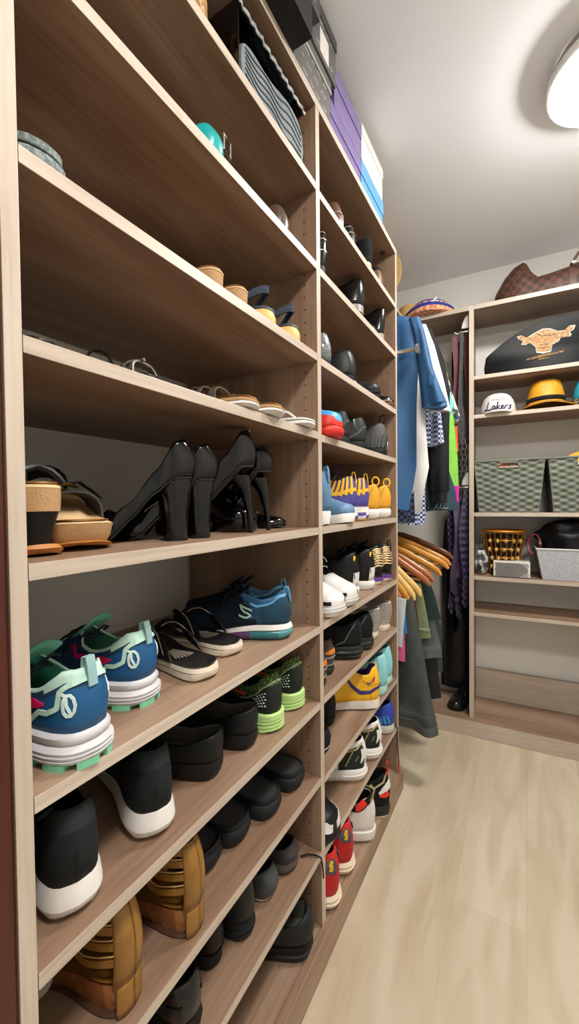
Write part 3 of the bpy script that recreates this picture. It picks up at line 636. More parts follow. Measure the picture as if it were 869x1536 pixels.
pk=dict(plat=.004,L=.205,W=.080,c=[(0,.064),(.1,.060),(.3,.034),(.5,.026),(.62,.034),(.68,.2)],hr=[(0,.13),(.2,.115),(.45,.075),(.6,.056),(.75,.042),(.9,.03),(.97,.02),(1,.01)])
pump((-.503,.515,H5),math.radians(222),'black patent pump with a tall block heel, the nearer of the two',.106,patent,BS,**pk)
pump((-.503,.572,H5),math.radians(222),'black patent pump with a tall block heel, the further of the two',.106,patent,BS,**pk)
SB=[(.122,.040,.030,.024),(.112,.030,.022,.019),(.09,.020,.013,.012),(.05,.012,.0075,.0065),(.0,.008,.005,.005)]
def zipx(S,R_):
    mb=MB(); mb.ribbon([S.P(.003,0.001)+V((-.002,0,-.045*t)) for t in(0,.25,.5,.75,1)],V((0,1,0)),.006,.002); mb.build('zip',metalm,R_)
    mb=MB(); mb.ribbon([S.P(.003,.001)+V((-.006,0,-.012-.026*t)) for t in(0,.5,1)],V((0,1,0)),.005,.002); mb.build('zip_pull',metalm,R_)
pump((-.503,.695,H5),math.radians(222),'black patent stiletto with a back zip and platform toe, closer to the shelf edge',.122,patent,SB,plat=.022,L=.205,W=.082,wt=WR,extra=zipx,c=[(0,.075),(.1,.07),(.3,.05),(.5,.04),(.62,.045),(.68,.2)],hr=[(0,.13),(.2,.12),(.45,.085),(.6,.07),(.75,.05),(.9,.04),(.97,.03),(1,.015)])
pump((-.515,.780,H5),math.radians(205),'black patent stiletto standing further along, behind the zipped one',.118,patent,SB,plat=.022,L=.20,W=.08,wt=WR,c=[(0,.055),(.1,.052),(.3,.03),(.5,.025),(.62,.035),(.68,.2)])
pump((-.735,.735,H5),math.radians(-8),'black patent platform shoe with an open bow toe facing out between the stilettos',.10,patent,SB,plat=.026,L=.215,W=.088,wt=WS,extra=lambda S,R_:[(lambda mb:(mb.ribbon([V((S.x(.8),t*.03,S.fb(.8)+.038+.010*abs(t)*3)) for t in(-1,-.5,0,.5,1)],V((1,0,.3)),[.03,.022,.010,.022,.03],.003),mb.build('bow',patent,R_)))(MB())],c=[(0,.04),(.1,.038),(.3,.026),(.5,.02),(.6,.028),(.66,.2)])
pump((-.745,.772,H5),math.radians(24),'black patent flat with a cream vamp, toe pointing to the middle upright',.014,patent,[(.018,.03,.024,.022),(.012,.03,.024,.022),(0,.03,.024,.022)],plat=.004,L=.235,W=.08,wt=WR,cat='flat shoe',name='flat_shoe',tipz=.004,c=[(0,.03),(.1,.03),(.3,.02),(.5,.02),(.56,.03),(.62,.2)],hr=[(0,.09),(.3,.07),(.6,.034),(.8,.028),(.93,.022),(1,.012)],
  extra=lambda S,R_:[(lambda mb:(S.strip(mb,[(.62,-.55),(.62,-.2),(.62,.2),(.62,.55)],.030),mb.build('cream_vamp',offw,R_)))(MB())])
# ------------------------------------------------------------------ near bay, upper levels
SY=dict(c=[(0,.05),(.2,.035),(.42,.045),(.5,.2)])
# level 1
wick=DM('rattan_weave','C4A06E',.8,kind='speckle',col2='94703F',scale=90,bump=.4)
R_=root('straw_wedge',(-.51,.565,A[1]),math.radians(180),'pale rattan wedge sandal on the highest shelf, cut by the top edge of the picture','wedge sandal')
S=Last(L=.235,W=.085,mid=[(0,.125),(.3,.11),(.65,.035),(1,.035)],c=[(0,.03)],hr=[(0,.06)])
mb=MB(); S.slab(mb,0,1,[(0,-.002),(.5,.001),(1,.0)]); mb.build('woven_wedge',wick,R_,ang=50)
mb=MB(); arch(mb,S,.62,.66,.05,.05); mb.build('vamp_strap',tanl,R_)
mb=MB(); arch(mb,S,.08,.10,.05,.018,k=.9); mb.build('heel_strap',tanl,R_)
# grey boots with a rippled sole lying on their sides, soles outward
rip=DM('rippled_sole','777F83',.75,col2='666E72',bump=.2)
b1=root('plush_slipper',(-.482,.765,A[1]),0,'grey slipper with a wavy ribbed sole standing on edge below the top board','slipper')
def edgeslip(R_,m,wave):
    """slipper standing on its long edge with its sole towards the room"""
    rows=[]; L_=.25
    def hw(u): return interp(WS,u)*.066
    for k,(xo,f) in enumerate([(0,.90),(.006,1),(.020,1),(.028,.97)]):
        rows.append([( -xo, (u-.5)*L_, .066+ sgn*hw(u)*f) for u,sgn in [(u,1) for u in US]+[(u,-1) for u in US[::-1][1:-1]]])
    mb=MB(); mb.loft(rows); mb.build('ribbed_sole',m,R_,ang=50)
    for q in range(6):
        z=.066-.045+.018*q
        pts=[(.0012,(u-.5)*L_,.066+(z-.066)*interp(WS,u)+.004*math.sin(u*17+q*.4)) for u in [.05+.045*k for k in range(21)]]
        mb=MB(); mb.ribbon(pts,V((0,0,1)),.0024,.0012); mb.build('sole_groove',DM('ripple_dark','3C4246',.8),R_)
    rows=[]
    for i,u in enumerate([.35,.42,.55,.7,.82,.92,.98]):
        w=hw(u); d=.055*math.sin(PI*min(1,(1-u)/.6+.12)*.5)
        rows.append([(-.028-d*math.sin(PI*t/10),(u-.5)*L_,.066+w*math.cos(PI*t/10)) for t in range(11)])
    mb=MB(); mb.grid(rows); mb.build('fleece_upper',DM('graphite_fleece','4E5355',.9,kind='speckle',col2='3A3F41',scale=90),R_,solid=.004)
edgeslip(b1,rip,1)
b2=dup(b1,(-.608,.868,A[1]),math.radians(-90),'grey slipper with a wavy ribbed sole leaning against the middle upright on the highest shelf')
# black open box standing on its side around the slipper
b2.scale=(.5,1,1)
R_=root('display_box',(-.475,.768,A[1]),0,'black glossy open box with a clear crinkled edge, holding the grey slipper','box')
def bb(nm,x0,y0,z0,x1,y1,z1,m=patent): mb=MB(); mb.box(x0,y0,z0,x1,y1,z1,bev=.0008); return mb.build(nm,m,R_,smooth=False)
bb('top_panel',-.14,-.140,.158,-.002,.125,.161); bb('back_panel',-.143,-.140,0,-.140,.125,.158); bb('end_panel',-.14,-.143,0,-.002,-.140,.161); bb('end_panel',-.14,.125,0,-.03,.128,.161)
mb=MB(); pts=[(-.002+.002*math.sin(k*2.3),-.143+.268*k/30,.157+.0012*math.sin(k*1.7)) for k in range(31)]; mb.ribbon(pts,V((.2,0,1)),.007,.0025); mb.build('clear_edge',DM('clear_vinyl','A4A8A6',.12,col2='6C706E',scale=160,bump=.3),R_)
# level 2
def tealx(S,R_):
    mb=MB(); mb.tube([V((-.004,S.cy(0)-.020,S.fb(0)+.034))+V(q) for q in((0,-.012,-.014),(0,.012,-.014),(0,.012,.014),(0,-.012,.014))],.0025,6,closed=True); mb.build('buckle',metalm,R_)
pump((-.487,.578,A[2]),math.radians(190),'bright teal shoe with a silver buckle on the second highest shelf',.022,DM('teal_leather','12A5A6',.35,coat=.3,col2='0E9394'),[(.026,.03,.022,.022),(.012,.03,.022,.022),(0,.03,.022,.022)],L=.22,extra=tealx,cat='flat shoe',name='flat_shoe',tipz=.003,c=[(0,.054),(.1,.050),(.3,.022),(.5,.02),(.62,.028),(.66,.2)])
bronze=DM('bronze_leather','5A4438',.35,coat=.3,col2='4A372D')
pump((-.488,.812,A[2]),math.radians(178),'brown shoe with a metallic edge just showing over the second highest shelf',.012,bronze,[(.014,.03,.024,.024),(.007,.03,.024,.024),(0,.03,.024,.024)],L=.23,W=.08,cat='flat shoe',name='flat_shoe',tipz=.003,c=[(0,.072),(.1,.066),(.3,.03),(.5,.025),(.6,.03),(.66,.2)])
# level 3
slide((-.492,.268,A[3]),math.radians(178),'grey felt slipper with a round heel at the left end of the third shelf',DM('grey_felt','7F8885',.9,kind='speckle',col2='5F6866',scale=150),.092)
def corkheel(loc,rz,label):
    return sandal(loc,rz,label,dict(L=.22,W=.076,mid=[(0,.052),(.3,.048),(.65,.026),(1,.026)]),[('cork_wedge',corkm,0,.93,[(0,-.006),(.5,-.001),(1,.0)]),('cork_rim',DM('cork_rim','D9B788',.7),.92,1,None)],[('vamp_strap',tanl,[AR(.6,.62,.05,.03)])],top=DM('sandal_footbed','B08A5E',.7),cat='wedge sandal',name='cork_sandal')
corkheel((-.490,.578,A[3]),math.radians(180),'round cork heel of a sandal on the third shelf, left of the pair')
corkheel((-.490,.654,A[3]),math.radians(180),'round cork heel of a sandal on the third shelf, next to the navy sandals')
navy=DM('navy_rubber','1D2A3E',.6,kind='knit',col2='141E2E'); yel=DM('yellow_sole','DDB36A',.6,col2='CFA35A')
def ribstrap(S,R_):
    mb=MB(); pts=[V((S.x(.05)-.002+.06*(abs(t)**1.5),S.cy(.1)+t*S.w(.25)*1.02,S.fb(.1)+.044-.034*abs(t)**2.5)) for t in [(-1+.1*k) for k in range(21)]]
    mb.ribbon(pts,V((0,0,1)),.017,.005); mb.build('heel_strap',DM('navy_ribbed','22314A',.7,kind='check',col2='131C2B',scale=160),R_)
    mb=MB(); 
    mb.tube([V((S.x(.28),S.cy(.3)+.038+k*.0,S.fb(.3)+.03))+V((.006*math.cos(k),0,.006*math.sin(k))) for k in range(6)],.0016,5,closed=True); mb.build('buckle',metalm,R_)
def navysandal(loc,rz,label):
    return sandal(loc,rz,label,dict(L=.245,W=.094,mid=[(0,.054),(.3,.050),(.65,.028),(1,.028)]),[('sole',yel,0,.85,[(0,-.003),(.3,.003),(.8,.003),(1,0)]),('footbed_edge',navy,.84,1,None)],[('vamp_strap',navy,[AR(.60,.62,.05,.035),AR(.36,.38,.058,.024)])],extra=ribstrap,cat='sandal',name='sport_sandal')
navysandal((-.490,.755,A[3]),math.radians(186),'navy sandal with ribbed heel strap and yellow sole, left of the pair')
navysandal((-.486,.858,A[3]),math.radians(182),'navy sandal with ribbed heel strap and yellow sole, right of the pair')
# level 4
glit=DM('pewter_glitter','7C776C',.4,.4,kind='speckle',col2='3F3C36',scale=300,bump=.6); silv=DM('silver_strap','6E675C',.45,.4,col2='544E46')
flatm=dict(L=.25,W=.082,mid=[(0,.012),(.6,.010),(1,.012)],spring=.004)
sandal((-.490,.262,A[4]),math.radians(182),'flat sandal with grey glitter footbed lying low at the left end of the fourth shelf',flatm,[('sole',offw,0,.6,None),('glitter_edge',glit,.58,1,None)],[('straps',glit,[AR(.58,.6,.016,.014),thong(.82,.5,.012,.008)])],top=glit)
def tloop(S,R_):
    mb=MB(); arch(mb,S,.22,.30,.068,.008,k=.95); mb.build('heel_loop',DM('dark_strap','2A211C',.5),R_)
    mb=MB(); mb.tube([(S.x(.33),S.cy(.3)-.01,S.fb(.3)+.046),(S.x(.5),S.cy(.5),S.fb(.5)+.03),(S.x(.8),S.cy(.8),S.fb(.8))],.003,6); mb.build('centre_strap',DM('dark_strap','2A211C',.5),R_)
sandal((-.555,.385,A[4]),math.radians(150),'flat thong sandal with a thin dark strap loop standing up on the fourth shelf',flatm,[('sole',DM('dark_strap','2A211C',.5),0,1,None)],[],extra=tloop)
def glad(S,R_):
    for k,(ua,ub,h) in enumerate([(.06,.16,.030),(.16,.10,.032),(.26,.34,.032),(.42,.34,.030),(.55,.60,.028),(.68,.62,.024)]):
        mb=MB(); arch(mb,S,ua,ub,h,.007); mb.build('strap',silv,R_)
    mb=MB(); mb.tube([(S.x(u),S.cy(u),S.fb(u)+h) for u,h in((.08,.030),(.3,.031),(.55,.028),(.8,.006))],.0028,6); mb.build('centre_strap',silv,R_)
sandal((-.488,.418,A[4]),math.radians(176),'silver grey gladiator sandal with many thin crossed straps on the fourth shelf',flatm,[('sole',glit,0,1,[(0,-.003),(.5,.002),(1,0)])],[],top=glit,extra=glad,name='strappy_sandal')
def whitetan(loc,rz,label):
    return sandal(loc,rz,label,dict(L=.25,W=.084,mid=[(0,.02),(.4,.018),(1,.020)],wt=WS),[('sole',white,0,.55,[(0,-.003),(.5,.002),(1,0)]),('footbed_edge',DM('sandal_footbed','B08A5E',.7),.54,1,None)],[('straps',silv,[AR(.42,.44,.045,.012),AR(.52,.54,.043,.010),AR(.64,.70,.035,.014)])],top=DM('tan_footbed','B58850',.6),name='slide_sandal')
whitetan((-.70,.600,A[4]),math.radians(8),'white strapped sandal with tan footbed, toe showing left of its mate')
whitetan((-.69,.690,A[4]),math.radians(4),'white strapped sandal with tan footbed, toe out beside the white flip-flop')
sandal((-.690,.835,A[4]),math.radians(3),'plain white flip-flop next to the middle upright on the fourth shelf',dict(L=.25,W=.09,mid=[(0,.022),(1,.018)],wt=WS),[('sole',DM('flop_sole_white','E9E6E0',.6),0,.55,None),('grey_line',greyl,.54,.64,[(0,-.0005),(1,-.0005)]),('upper_sole',white,.63,1,None)],[('thong_strap',white,[thong(.8,.4,.03,.012)])],cat='flip-flop',name='flip_flop')

# ------------------------------------------------------------------ middle bay
def dress(loc,rz,label,m=None,c0=.058,heel=.030,toe=.014,L=.27,W=.088,wt=WR,sm=None,deco=(),ln=None,name='dress_shoe',cat='dress shoe',th=.10,lace=None,lean=.010,tong=True,extra=None):
    up=m or DM('polished_black','161718',.2,coat=.5,bump=.04,col2='101112')
    return sneaker(loc,rz,label,up,None,ln or darkl,[('sole',[sm or rubber],0,1,[(0,-.003),(.6,-.002),(.64,.002),(1,.002)],0)],up if tong else None,th,lace,(.44,.5,.56),deco,None,dict(L=L,W=W,wt=wt,heel=heel,toe=toe,lean=lean,c=[(0,c0),(.1,c0*.96),(.22,c0*.8),(.36,c0*.85),(.45,.08),(.52,.3)],hr=[(0,max(.12,c0*1.15)),(.25,max(.12,c0*1.1)),(.42,.078),(.55,.062),(.75,.046),(.92,.032),(1,.012)]),cat=cat,name=name,extra=extra)
sil=DM('silver_band','BFB9B0',.25,.6)
# level 1
dress((-.498,.985,B[1]),PI,'brown leather shoe heel by the middle upright, top shelf of the far bay',bronze,.09,.030,W=.078,cat='loafer',name='loafer')
dress((-.494,1.155,B[1]),math.radians(176),'brown loafer with a pale trim line, second on the top shelf of the far bay',DM('cognac_leather','74503F',.3,coat=.3,col2='5E3E30'),.092,.030,W=.096,deco=[('pale_trim',sil,[([(.0005,.55),(.0005,.9)],.004)]+sides([([(.001,.5),(.1,.45),(.3,.4)],.004)]))],cat='loafer',name='loafer')
dress((-.496,1.262,B[1]),math.radians(176),'black shoe with silver banding around the heel, between the brown loafer and the suede boot',black,.088,.030,W=.085,deco=[('silver_bands',sil,sides([([(.001,.85),(.1,.8),(.2,.8)],.004),([(.001,.55),(.1,.5),(.25,.45)],.004)]))])
SM=dict(sm=DM('grey_heel','8E8A85',.35))
dress((-.492,1.415,B[1]),math.radians(178),'black suede ankle boot with a grey heel, on the top shelf of the far bay',DM('black_suede','15171A',.95,kind='fabric',col2='0E1012'),.090,.066,.02,W=.085,lean=0,cat='boot',name='ankle_boot',tong=False,sm=DM('grey_heel','8E8A85',.35))
dress((-.492,1.545,B[1]),math.radians(178),'brown and black shoe at the far end of the top shelf of the far bay',DM('saddle_brown','6E4A32',.45,col2='54361F'),.092,.026,W=.088,deco=[('black_collar',black,sides([([(.001,.9),(.1,.88),(.25,.85),(.4,.8)],.014)]))],cat='loafer',name='loafer')
# level 2
def bands(S,R_):
    for h in(.30,.62,.88):
        mb=MB(); S.strip(mb,[(.2,-(1-h)),(.05,-(1-h)),(.001,-(1-h))],.0035); S.strip(mb,[(.001,(1-h)),(.05,(1-h)),(.2,(1-h))],.0035); mb.build('seam_band',sil,R_)
dress((-.494,1.030,B[2]),math.radians(180),'tall narrow black boot heel by the middle upright, second shelf of the far bay',None,.100,.060,W=.070,lean=0,cat='boot',name='ankle_boot',tong=False,extra=bands)
dress((-.498,1.175,B[2]),math.radians(180),'small glossy black heel peeping over the second shelf of the far bay',None,.038,.020,W=.06,cat='flat shoe',name='flat_shoe')
dress((-.490,1.325,B[2]),math.radians(186),'large glossy black boot with tall heel, second shelf of the far bay',None,.090,.070,.02,W=.100,lean=0,cat='boot',name='ankle_boot',tong=False,sm=DM('grey_heel','8E8A85',.35))
dress((-.496,1.475,B[2]),math.radians(180),'low rounded black shoe between two tall boots, second shelf of the far bay',None,.045,.024,W=.07,cat='flat shoe',name='flat_shoe')
dress((-.492,1.560,B[2]),math.radians(180),'slim glossy black boot with curved heel at the far end of the second shelf',None,.100,.060,.02,W=.074,cat='boot',name='ankle_boot',tong=False,sm=DM('grey_heel','8E8A85',.35),lean=-.006)
# level 3
dress((-.486,1.045,B[3]),math.radians(184),'black crocodile-textured shoe by the middle upright on the third shelf',DM('croc_leather','5B5F60',.25,kind='cork',col2='141516',scale=110,bump=.8,coat=.4),.085,.024,W=.088,tong=False)
dress((-.487,1.235,B[3]),math.radians(188),'dull black leather shoe with a high back on the third shelf',DM('soft_black','2B2D2F',.38,kind='leather',col2='1F2122'),.082,.036,W=.100,tong=False)
dress((-.530,1.375,B[3]),math.radians(182),'black tasselled loafer half hidden behind the pointed shoe on the third shelf',None,.055,.022,W=.07,cat='loafer',name='loafer',deco=[('silver_bit',sil,sides([([(.03,.5),(.1,.6)],.012)]))])
dress((-.700,1.470,B[3]),math.radians(-12),'black smooth shoe with its raised toe pointing out on the third shelf',DM('soft_black','2B2D2F',.38,kind='leather'),.05,.03,.03,W=.084,L=.24)
dress((-.700,1.585,B[3]),math.radians(0),'black and brown two-tone shoe, toe out at the far end of the third shelf',None,.05,.026,W=.08,L=.24,sm=DM('brown_welt','7E4E33',.4),deco=[('brown_toe_trim',DM('brown_welt','7E4E33',.4),sides([([(.7,.12),(.85,.14),(.985,.2)],.008)]))])
# level 4
def redblue(u,h): return 1 if (u>.78 and h>.45) or h>.8 else 0
sneaker((-.700,1.02,B[4]),math.radians(-4),'red sneaker with a light blue toe cap pointing out, next to the middle upright',[DM('bright_red','DB2A1C',.5,kind='fabric',col2='C5200F'),DM('sky_blue','3E9ADB',.45)],redblue,darkl,[('sole',[DM('bright_red','DB2A1C',.5)],0,1,RW,0)],last=dict(L=.265,W=.100,wt=WS,heel=.03,toe=.022,hr=[(0,.13),(.25,.13),(.38,.088),(.5,.08),(.62,.07),(.75,.062),(.88,.052),(.96,.042),(1,.02)]),lace=white,tongue=darkl)
shell=DM('black_neoprene','2A2C2D',.5,kind='leather',col2='1E2021'); shin=DM('shiny_overlay','4A4D4E',.25,coat=.3)
def blk(loc,rz,label,c0=.085):
    return sneaker(loc,rz,label,shell,None,darkl,[('sole',[rubber],0,1,RW,0)],shell,.13,blackfab,(.42,.48,.54),[('shiny_overlay',shin,sides([([(.0,.55),(.05,.45),(.10,.25),(.2,.12)],.008),([(.12,.95),(.13,.6),(.10,.4)],.003)]))],None,dict(L=.28,W=.096,heel=.034,toe=.022,c=[(0,c0),(.1,c0*.96),(.22,c0*.8),(.36,c0*.85),(.45,.09),(.52,.3)]))
blk((-.500,1.215,B[4]),math.radians(200),'bulky black sneaker with shiny overlays, nearer the red and blue toe')
blk((-.490,1.345,B[4]),math.radians(196),'bulky black sneaker with shiny overlays, right behind its mate')
def claws(S,R_):
    for k in range(6):
        for sg in(-1,1):
            mb=MB(); S.strip(mb,[(.004+.045*k,sg*(1-.02)),(.006+.043*k,sg*(1-.22)),(.004+.040*k,sg*(1-.42))],[.010,.008,.003],th=.004); mb.build('sole_rib',shin,R_)
    mb=MB()
    mb.tube([S.P(.02,.01)+V((-.004,0,0)),S.P(.02,.01)+V((-.014,0,.014)),S.P(.02,.01)+V((-.008,0,.030)),S.P(.02,.01)+V((.008,0,.026)),S.P(.02,.01)+V((.010,0,.004))],.006,6,flat=.5); mb.build('pull_tab',blackfab,R_)
sneaker((-.478,1.545,B[4]),math.radians(193),'grey and black high sneaker with claw-like ribs around its sole',[DM('gunmetal_knit','4C4D4A',.6,kind='knit',col2='393A38')],None,darkl,[('sole',[rubber],0,1,RW,0)],shell,.15,blackfab,(.42,.48,.54),last=dict(L=.28,W=.1,heel=.032,toe=.022,c=[(0,.10),(.08,.098),(.22,.085),(.36,.085),(.45,.1),(.52,.3)]),extra=claws,name='basketball_sneaker')
# level 5
blu=DM('powder_blue','5B80A2',.5,kind='leather',col2='4C7092')
sneaker((-.470,1.000,B[5]),math.radians(182),'powder blue high-top heel with a white sole, beside the middle upright',blu,None,blu,[('sole',[white],0,1,[(0,-.002),(.9,.002),(1,0)],0)],last=dict(L=.27,W=.095,heel=.040,toe=.03,c=[(0,.11),(.1,.105),(.25,.09),(.4,.09),(.46,.1),(.52,.3)],hr=[(0,.15),(.3,.15),(.42,.1),(.6,.07),(.75,.05),(.9,.04),(1,.015)]),loop=blu,name='high_top_sneaker')
sneaker((-.715,1.150,B[5]),math.radians(-8),'powder blue sneaker, toe out, in front of the purple and yellow pair',blu,None,blu,[('sole',[white],0,1,[(0,-.002),(.9,.002),(1,0)],0)],blu,.12,white,last=dict(L=.27,W=.098,wt=WS,heel=.034,toe=.026))
pur=DM('lakers_purple','4A3F9C',.5,kind='leather',col2='3C338A') if False else DM('deep_purple','4E4A94',.45,kind='leather',col2='403C84'); yell=DM('golden_yellow','F0B81C',.5,kind='fabric',col2='E2A40F'); dpur=DM('dark_violet','3B1F5E',.6,kind='knit',col2='2B164A')
def lak(loc,rz,label):
    rows=[(0,-.004),(.12,.001),(.35,.005),(.6,.002),(1,.003)]
    def sf(i,j):
        return [3,0,1,0][i] if (j//3)%2 else [3,1,0,0][i]
    st=[]
    for k in range(8): st.append(([(.07+.055*k,.34),(.055+.05*k,.62),(.03+.048*k,.98)],[.011,.009,.006]))
    lo=[]
    for k in range(5): lo.append(([(.16+.06*k,.48),(.17+.06*k,.34)],.008))
    return sneaker(loc,rz,label,[dpur,pur],lambda u,h:1 if h<.40 or (u<.08 and h<.9) else 0,DM('deep_purple','5650A8',.45),[('midsole',[white,DM('sole_purple','4B4590',.5),white,DM('sole_yellow','E2B04A',.5)],0,1,rows,sf)],dpur,.17,DM('striped_lace','C8B66A',.7,kind='check',col2='3B2A5E',scale=160),(.40,.46,.52),
      [('yellow_bars',yell,sides(st)),('cross_band',yell,sides([([(.01,.50),(.18,.44),(.42,.36)],.011)]))],yell,dict(L=.29,W=.098,heel=.048,toe=.032,c=[(0,.10),(.08,.098),(.2,.085),(.34,.09),(.45,.11),(.52,.3)],hr=[(0,.16),(.25,.16),(.38,.12),(.5,.09),(.62,.07),(.75,.052),(.88,.04),(.96,.03),(1,.012)]),name='basketball_sneaker')
lak((-.480,1.225,B[5]),math.radians(204),'purple and yellow striped basketball shoe, nearer of the pair beside the blue toe')
lak((-.474,1.320,B[5]),math.radians(203),'purple and yellow striped basketball shoe, further of the pair against the yellow shoe')
def yelx(S,R_):
    mb=MB(); t=S.P(.01,.01); mb.tube([t+V((.002+.013*math.cos(a*.7),0,.010+.016*math.sin(a*.7))) for a in range(-2,9)],.005,8,flat=.7); mb.build('pull_tab',yell,R_)
def yelshoe(loc,rz,label):
    ye=DM('mustard_knit','DDA022',.7,kind='knit',col2='CB8F16')
    return sneaker(loc,rz,label,ye,None,DM('mustard_dark','A87A1C',.8),[('midsole',[white],0,1,[(0,-.004),(.2,.003),(.8,.004),(1,0)],0)],ye,.14,ye,(.42,.48,.54),[('overlay_lines',DM('mustard_line','8A6415',.7),sides([([(.05,.95),(.12,.6),(.2,.1)],.002),([(.12,.95),(.2,.6),(.28,.1)],.002)]))],None,dict(L=.285,W=.092,heel=.038,toe=.026,c=[(0,.092),(.1,.088),(.22,.068),(.36,.07),(.45,.1),(.52,.3)]),extra=yelx,name='basketball_sneaker')
yelshoe((-.474,1.440,B[5]),math.radians(202),'mustard yellow shoe with a white sole, left of the yellow pair')
yelshoe((-.470,1.565,B[5]),math.radians(197),'mustard yellow shoe with a white sole and looped heel tab, against the far upright')
# level 6
vio=DM('violet_tab','5D55A0',.5)
def j6(loc,rz,label):
    def ex(S,R_):
        mb=MB(); S.strip(mb,[(.99,-.5),(.99,0.001)],.001); 
        for sg in(-1,1): 
            mb=MB(); S.strip(mb,circ(.60,.45,.035,.14,12) if sg>0 else [(a,-b) for a,b in circ(.60,.55,.035,.14,12)],.0012); mb.build('round_badge',greyl,R_)
        mb=MB(); c=S.P(.40,.02)+V((0,0,.014)); mb.tube([c+V((-.002,-.030,-.004)),c+V((.006,-.012,.008)),c+V((.010,.0,.012)),c+V((.006,.012,.008)),c+V((-.002,.030,-.004))],.008,8); mb.build('lace_tab',vio,R_)
        mb=MB(); mb.tube([c+V((-.03,-.02,.02)),c+V((-.016,-.006,.03)),c+V((.0,.0,.012)),c+V((-.016,.012,.032)),c+V((-.034,.02,.024))],.003,6); mb.build('white_laces',whl,R_)
    return sneaker(loc,rz,label,[whl,blackfab],lambda u,h:1 if (u<.46 and h>.40) or (.40<u<.66 and h>.80) else 0,darkl,[('midsole',[whl,black,whl],0,1,[(0,-.004),(.5,.004),(.52,.005),(.8,.005),(.82,.003),(1,.002)],lambda i,j:1 if i in(3,) else 0)],blackfab,.14,whl,(.46,.52,.58),[('black_guard',black,sides([([(.35,.10),(.6,.13),(.8,.16),(.97,.16)],.010)])),('black_seam',black,sides([([(.50,.9),(.62,.6),(.70,.5),(.72,.3)],.0018)]))],None,dict(L=.29,W=.102,wt=WS,heel=.034,toe=.026,c=[(0,.11),(.1,.105),(.22,.09),(.34,.095),(.45,.12),(.52,.3)],hr=[(0,.17),(.25,.17),(.38,.135),(.5,.102),(.62,.072),(.75,.056),(.88,.044),(.96,.034),(1,.014)]),extra=ex,name='basketball_sneaker')
j6((-.722,1.075,B[6]),math.radians(-14),'white and black basketball shoe with a violet lace tab, toe out by the upright')
j6((-.735,1.180,B[6]),math.radians(-10),'white and black basketball shoe with a violet lace tab, standing behind the first one')
def j12(loc,rz,label):
    def num(S,R_):
        for sg in(1,-1):
            mb=MB(); S.strip(mb,[(.045,sg*.82),(.05,sg*.68)],.0025); S.strip(mb,[(.060,sg*.80),(.072,sg*.80),(.072,sg*.73),(.060,sg*.73),(.060,sg*.66),(.072,sg*.66)],.002); mb.build('heel_marks',black,R_)
    return sneaker(loc,rz,label,[black,whl],lambda u,h:1 if (u<.055 and h<.36) else 0,darkl,[('midsole',[white],0,1,[(0,-.004),(.2,.003),(.8,.004),(1,0)],0)],black,.16,black,(.40,.46,.52),[('stitched_ribs',blackfab,sides([([(.14,.3+.14*k),(.4,.3+.12*k)],.003) for k in range(5)])),('mustard_tab',yell,sides([([(.02,.86),(.035,.70)],[.010,.004])]))],None,dict(L=.29,W=.1,heel=.034,toe=.024,c=[(0,.115),(.1,.11),(.22,.09),(.34,.095),(.45,.12),(.52,.3)],hr=[(0,.16),(.25,.16),(.38,.125),(.5,.09),(.62,.07),(.75,.052),(.88,.04),(.96,.03),(1,.012)]),extra=num,name='high_top_sneaker')
j12((-.490,1.265,B[6]),math.radians(196),'black high-top with a white heel corner and mustard tab, nearer of the pair')
j12((-.480,1.395,B[6]),math.radians(195),'black high-top with a white heel corner and mustard tab, further of the pair')
def zebra(loc,rz,label):
    st=[]
    for k in range(8): st.append(([(.002,.22+.085*k),(.05,.26+.085*k),(.12,.20+.085*k),(.2,.26+.08*k)],[.003,.007,.003,.006]))
    return sneaker(loc,rz,label,[black],None,darkl,[('outsole',[offw],0,.45,[(0,-.004),(.5,.003),(1,.003)],0),('purple_midsole',[DM('purple_air','5D2A8C',.3,coat=.3)],.42,.78,[(0,.004),(.5,.006),(1,.004)],0),('upper_midsole',[black],.76,1,[(0,.003),(1,0)],0)],black,.16,blackfab,(.40,.46,.52),[('gold_wavy_stripes',DM('gold_print','D8A850',.45,kind='check',col2='E8D9B8',scale=120),sides(st))],blackfab,dict(L=.29,W=.096,heel=.038,toe=.026,c=[(0,.115),(.1,.11),(.22,.09),(.34,.095),(.45,.12),(.52,.3)],hr=[(0,.16),(.25,.16),(.38,.125),(.5,.09),(.62,.07),(.75,.052),(.88,.04),(.96,.03),(1,.012)]),name='high_top_sneaker')
zebra((-.480,1.490,B[6]),math.radians(192),'black sneaker with gold wavy stripes and purple midsole, nearer of the pair')
zebra((-.470,1.570,B[6]),math.radians(184),'black sneaker with gold wavy stripes and purple midsole, against the far upright')
# level 7
brk=DM('brown_knit_shoe','4A3C34',.8,kind='knit',col2='382D27')
def brn(loc,rz,label):
    return sneaker(loc,rz,label,brk,None,darkl,[('sole',[DM('brown_black_sole','2E2824',.6)],0,1,RW,0)],None,.1,None,deco=[('grey_bands',greyl,sides([([(.0005,.30),(.1,.28),(.3,.2)],.004),([(.0005,.06),(.1,.05),(.3,.05)],.004)])),('orange_patch',DM('orange_mesh','D9791F',.7,kind='knit'),sides([([(.0005,.50),(.06,.47)],[.014,.006])]))],last=dict(L=.26,W=.082,heel=.024,toe=.018,c=[(0,.08),(.1,.075),(.2,.06),(.4,.06),(.5,.2)]),name='walking_shoe',cat='shoe')
brn((-.482,.985,B[7]),math.radians(182),'dark brown shoe with an orange heel patch, nearer, against the middle upright')
brn((-.500,1.078,B[7]),math.radians(180),'dark brown shoe with an orange heel patch, right of its mate')
airr=[(0,-.004),(.15,.003),(.3,.007),(.36,.003),(.45,.007),(.6,.007),(.68,.003),(.8,.005),(1,.001)]
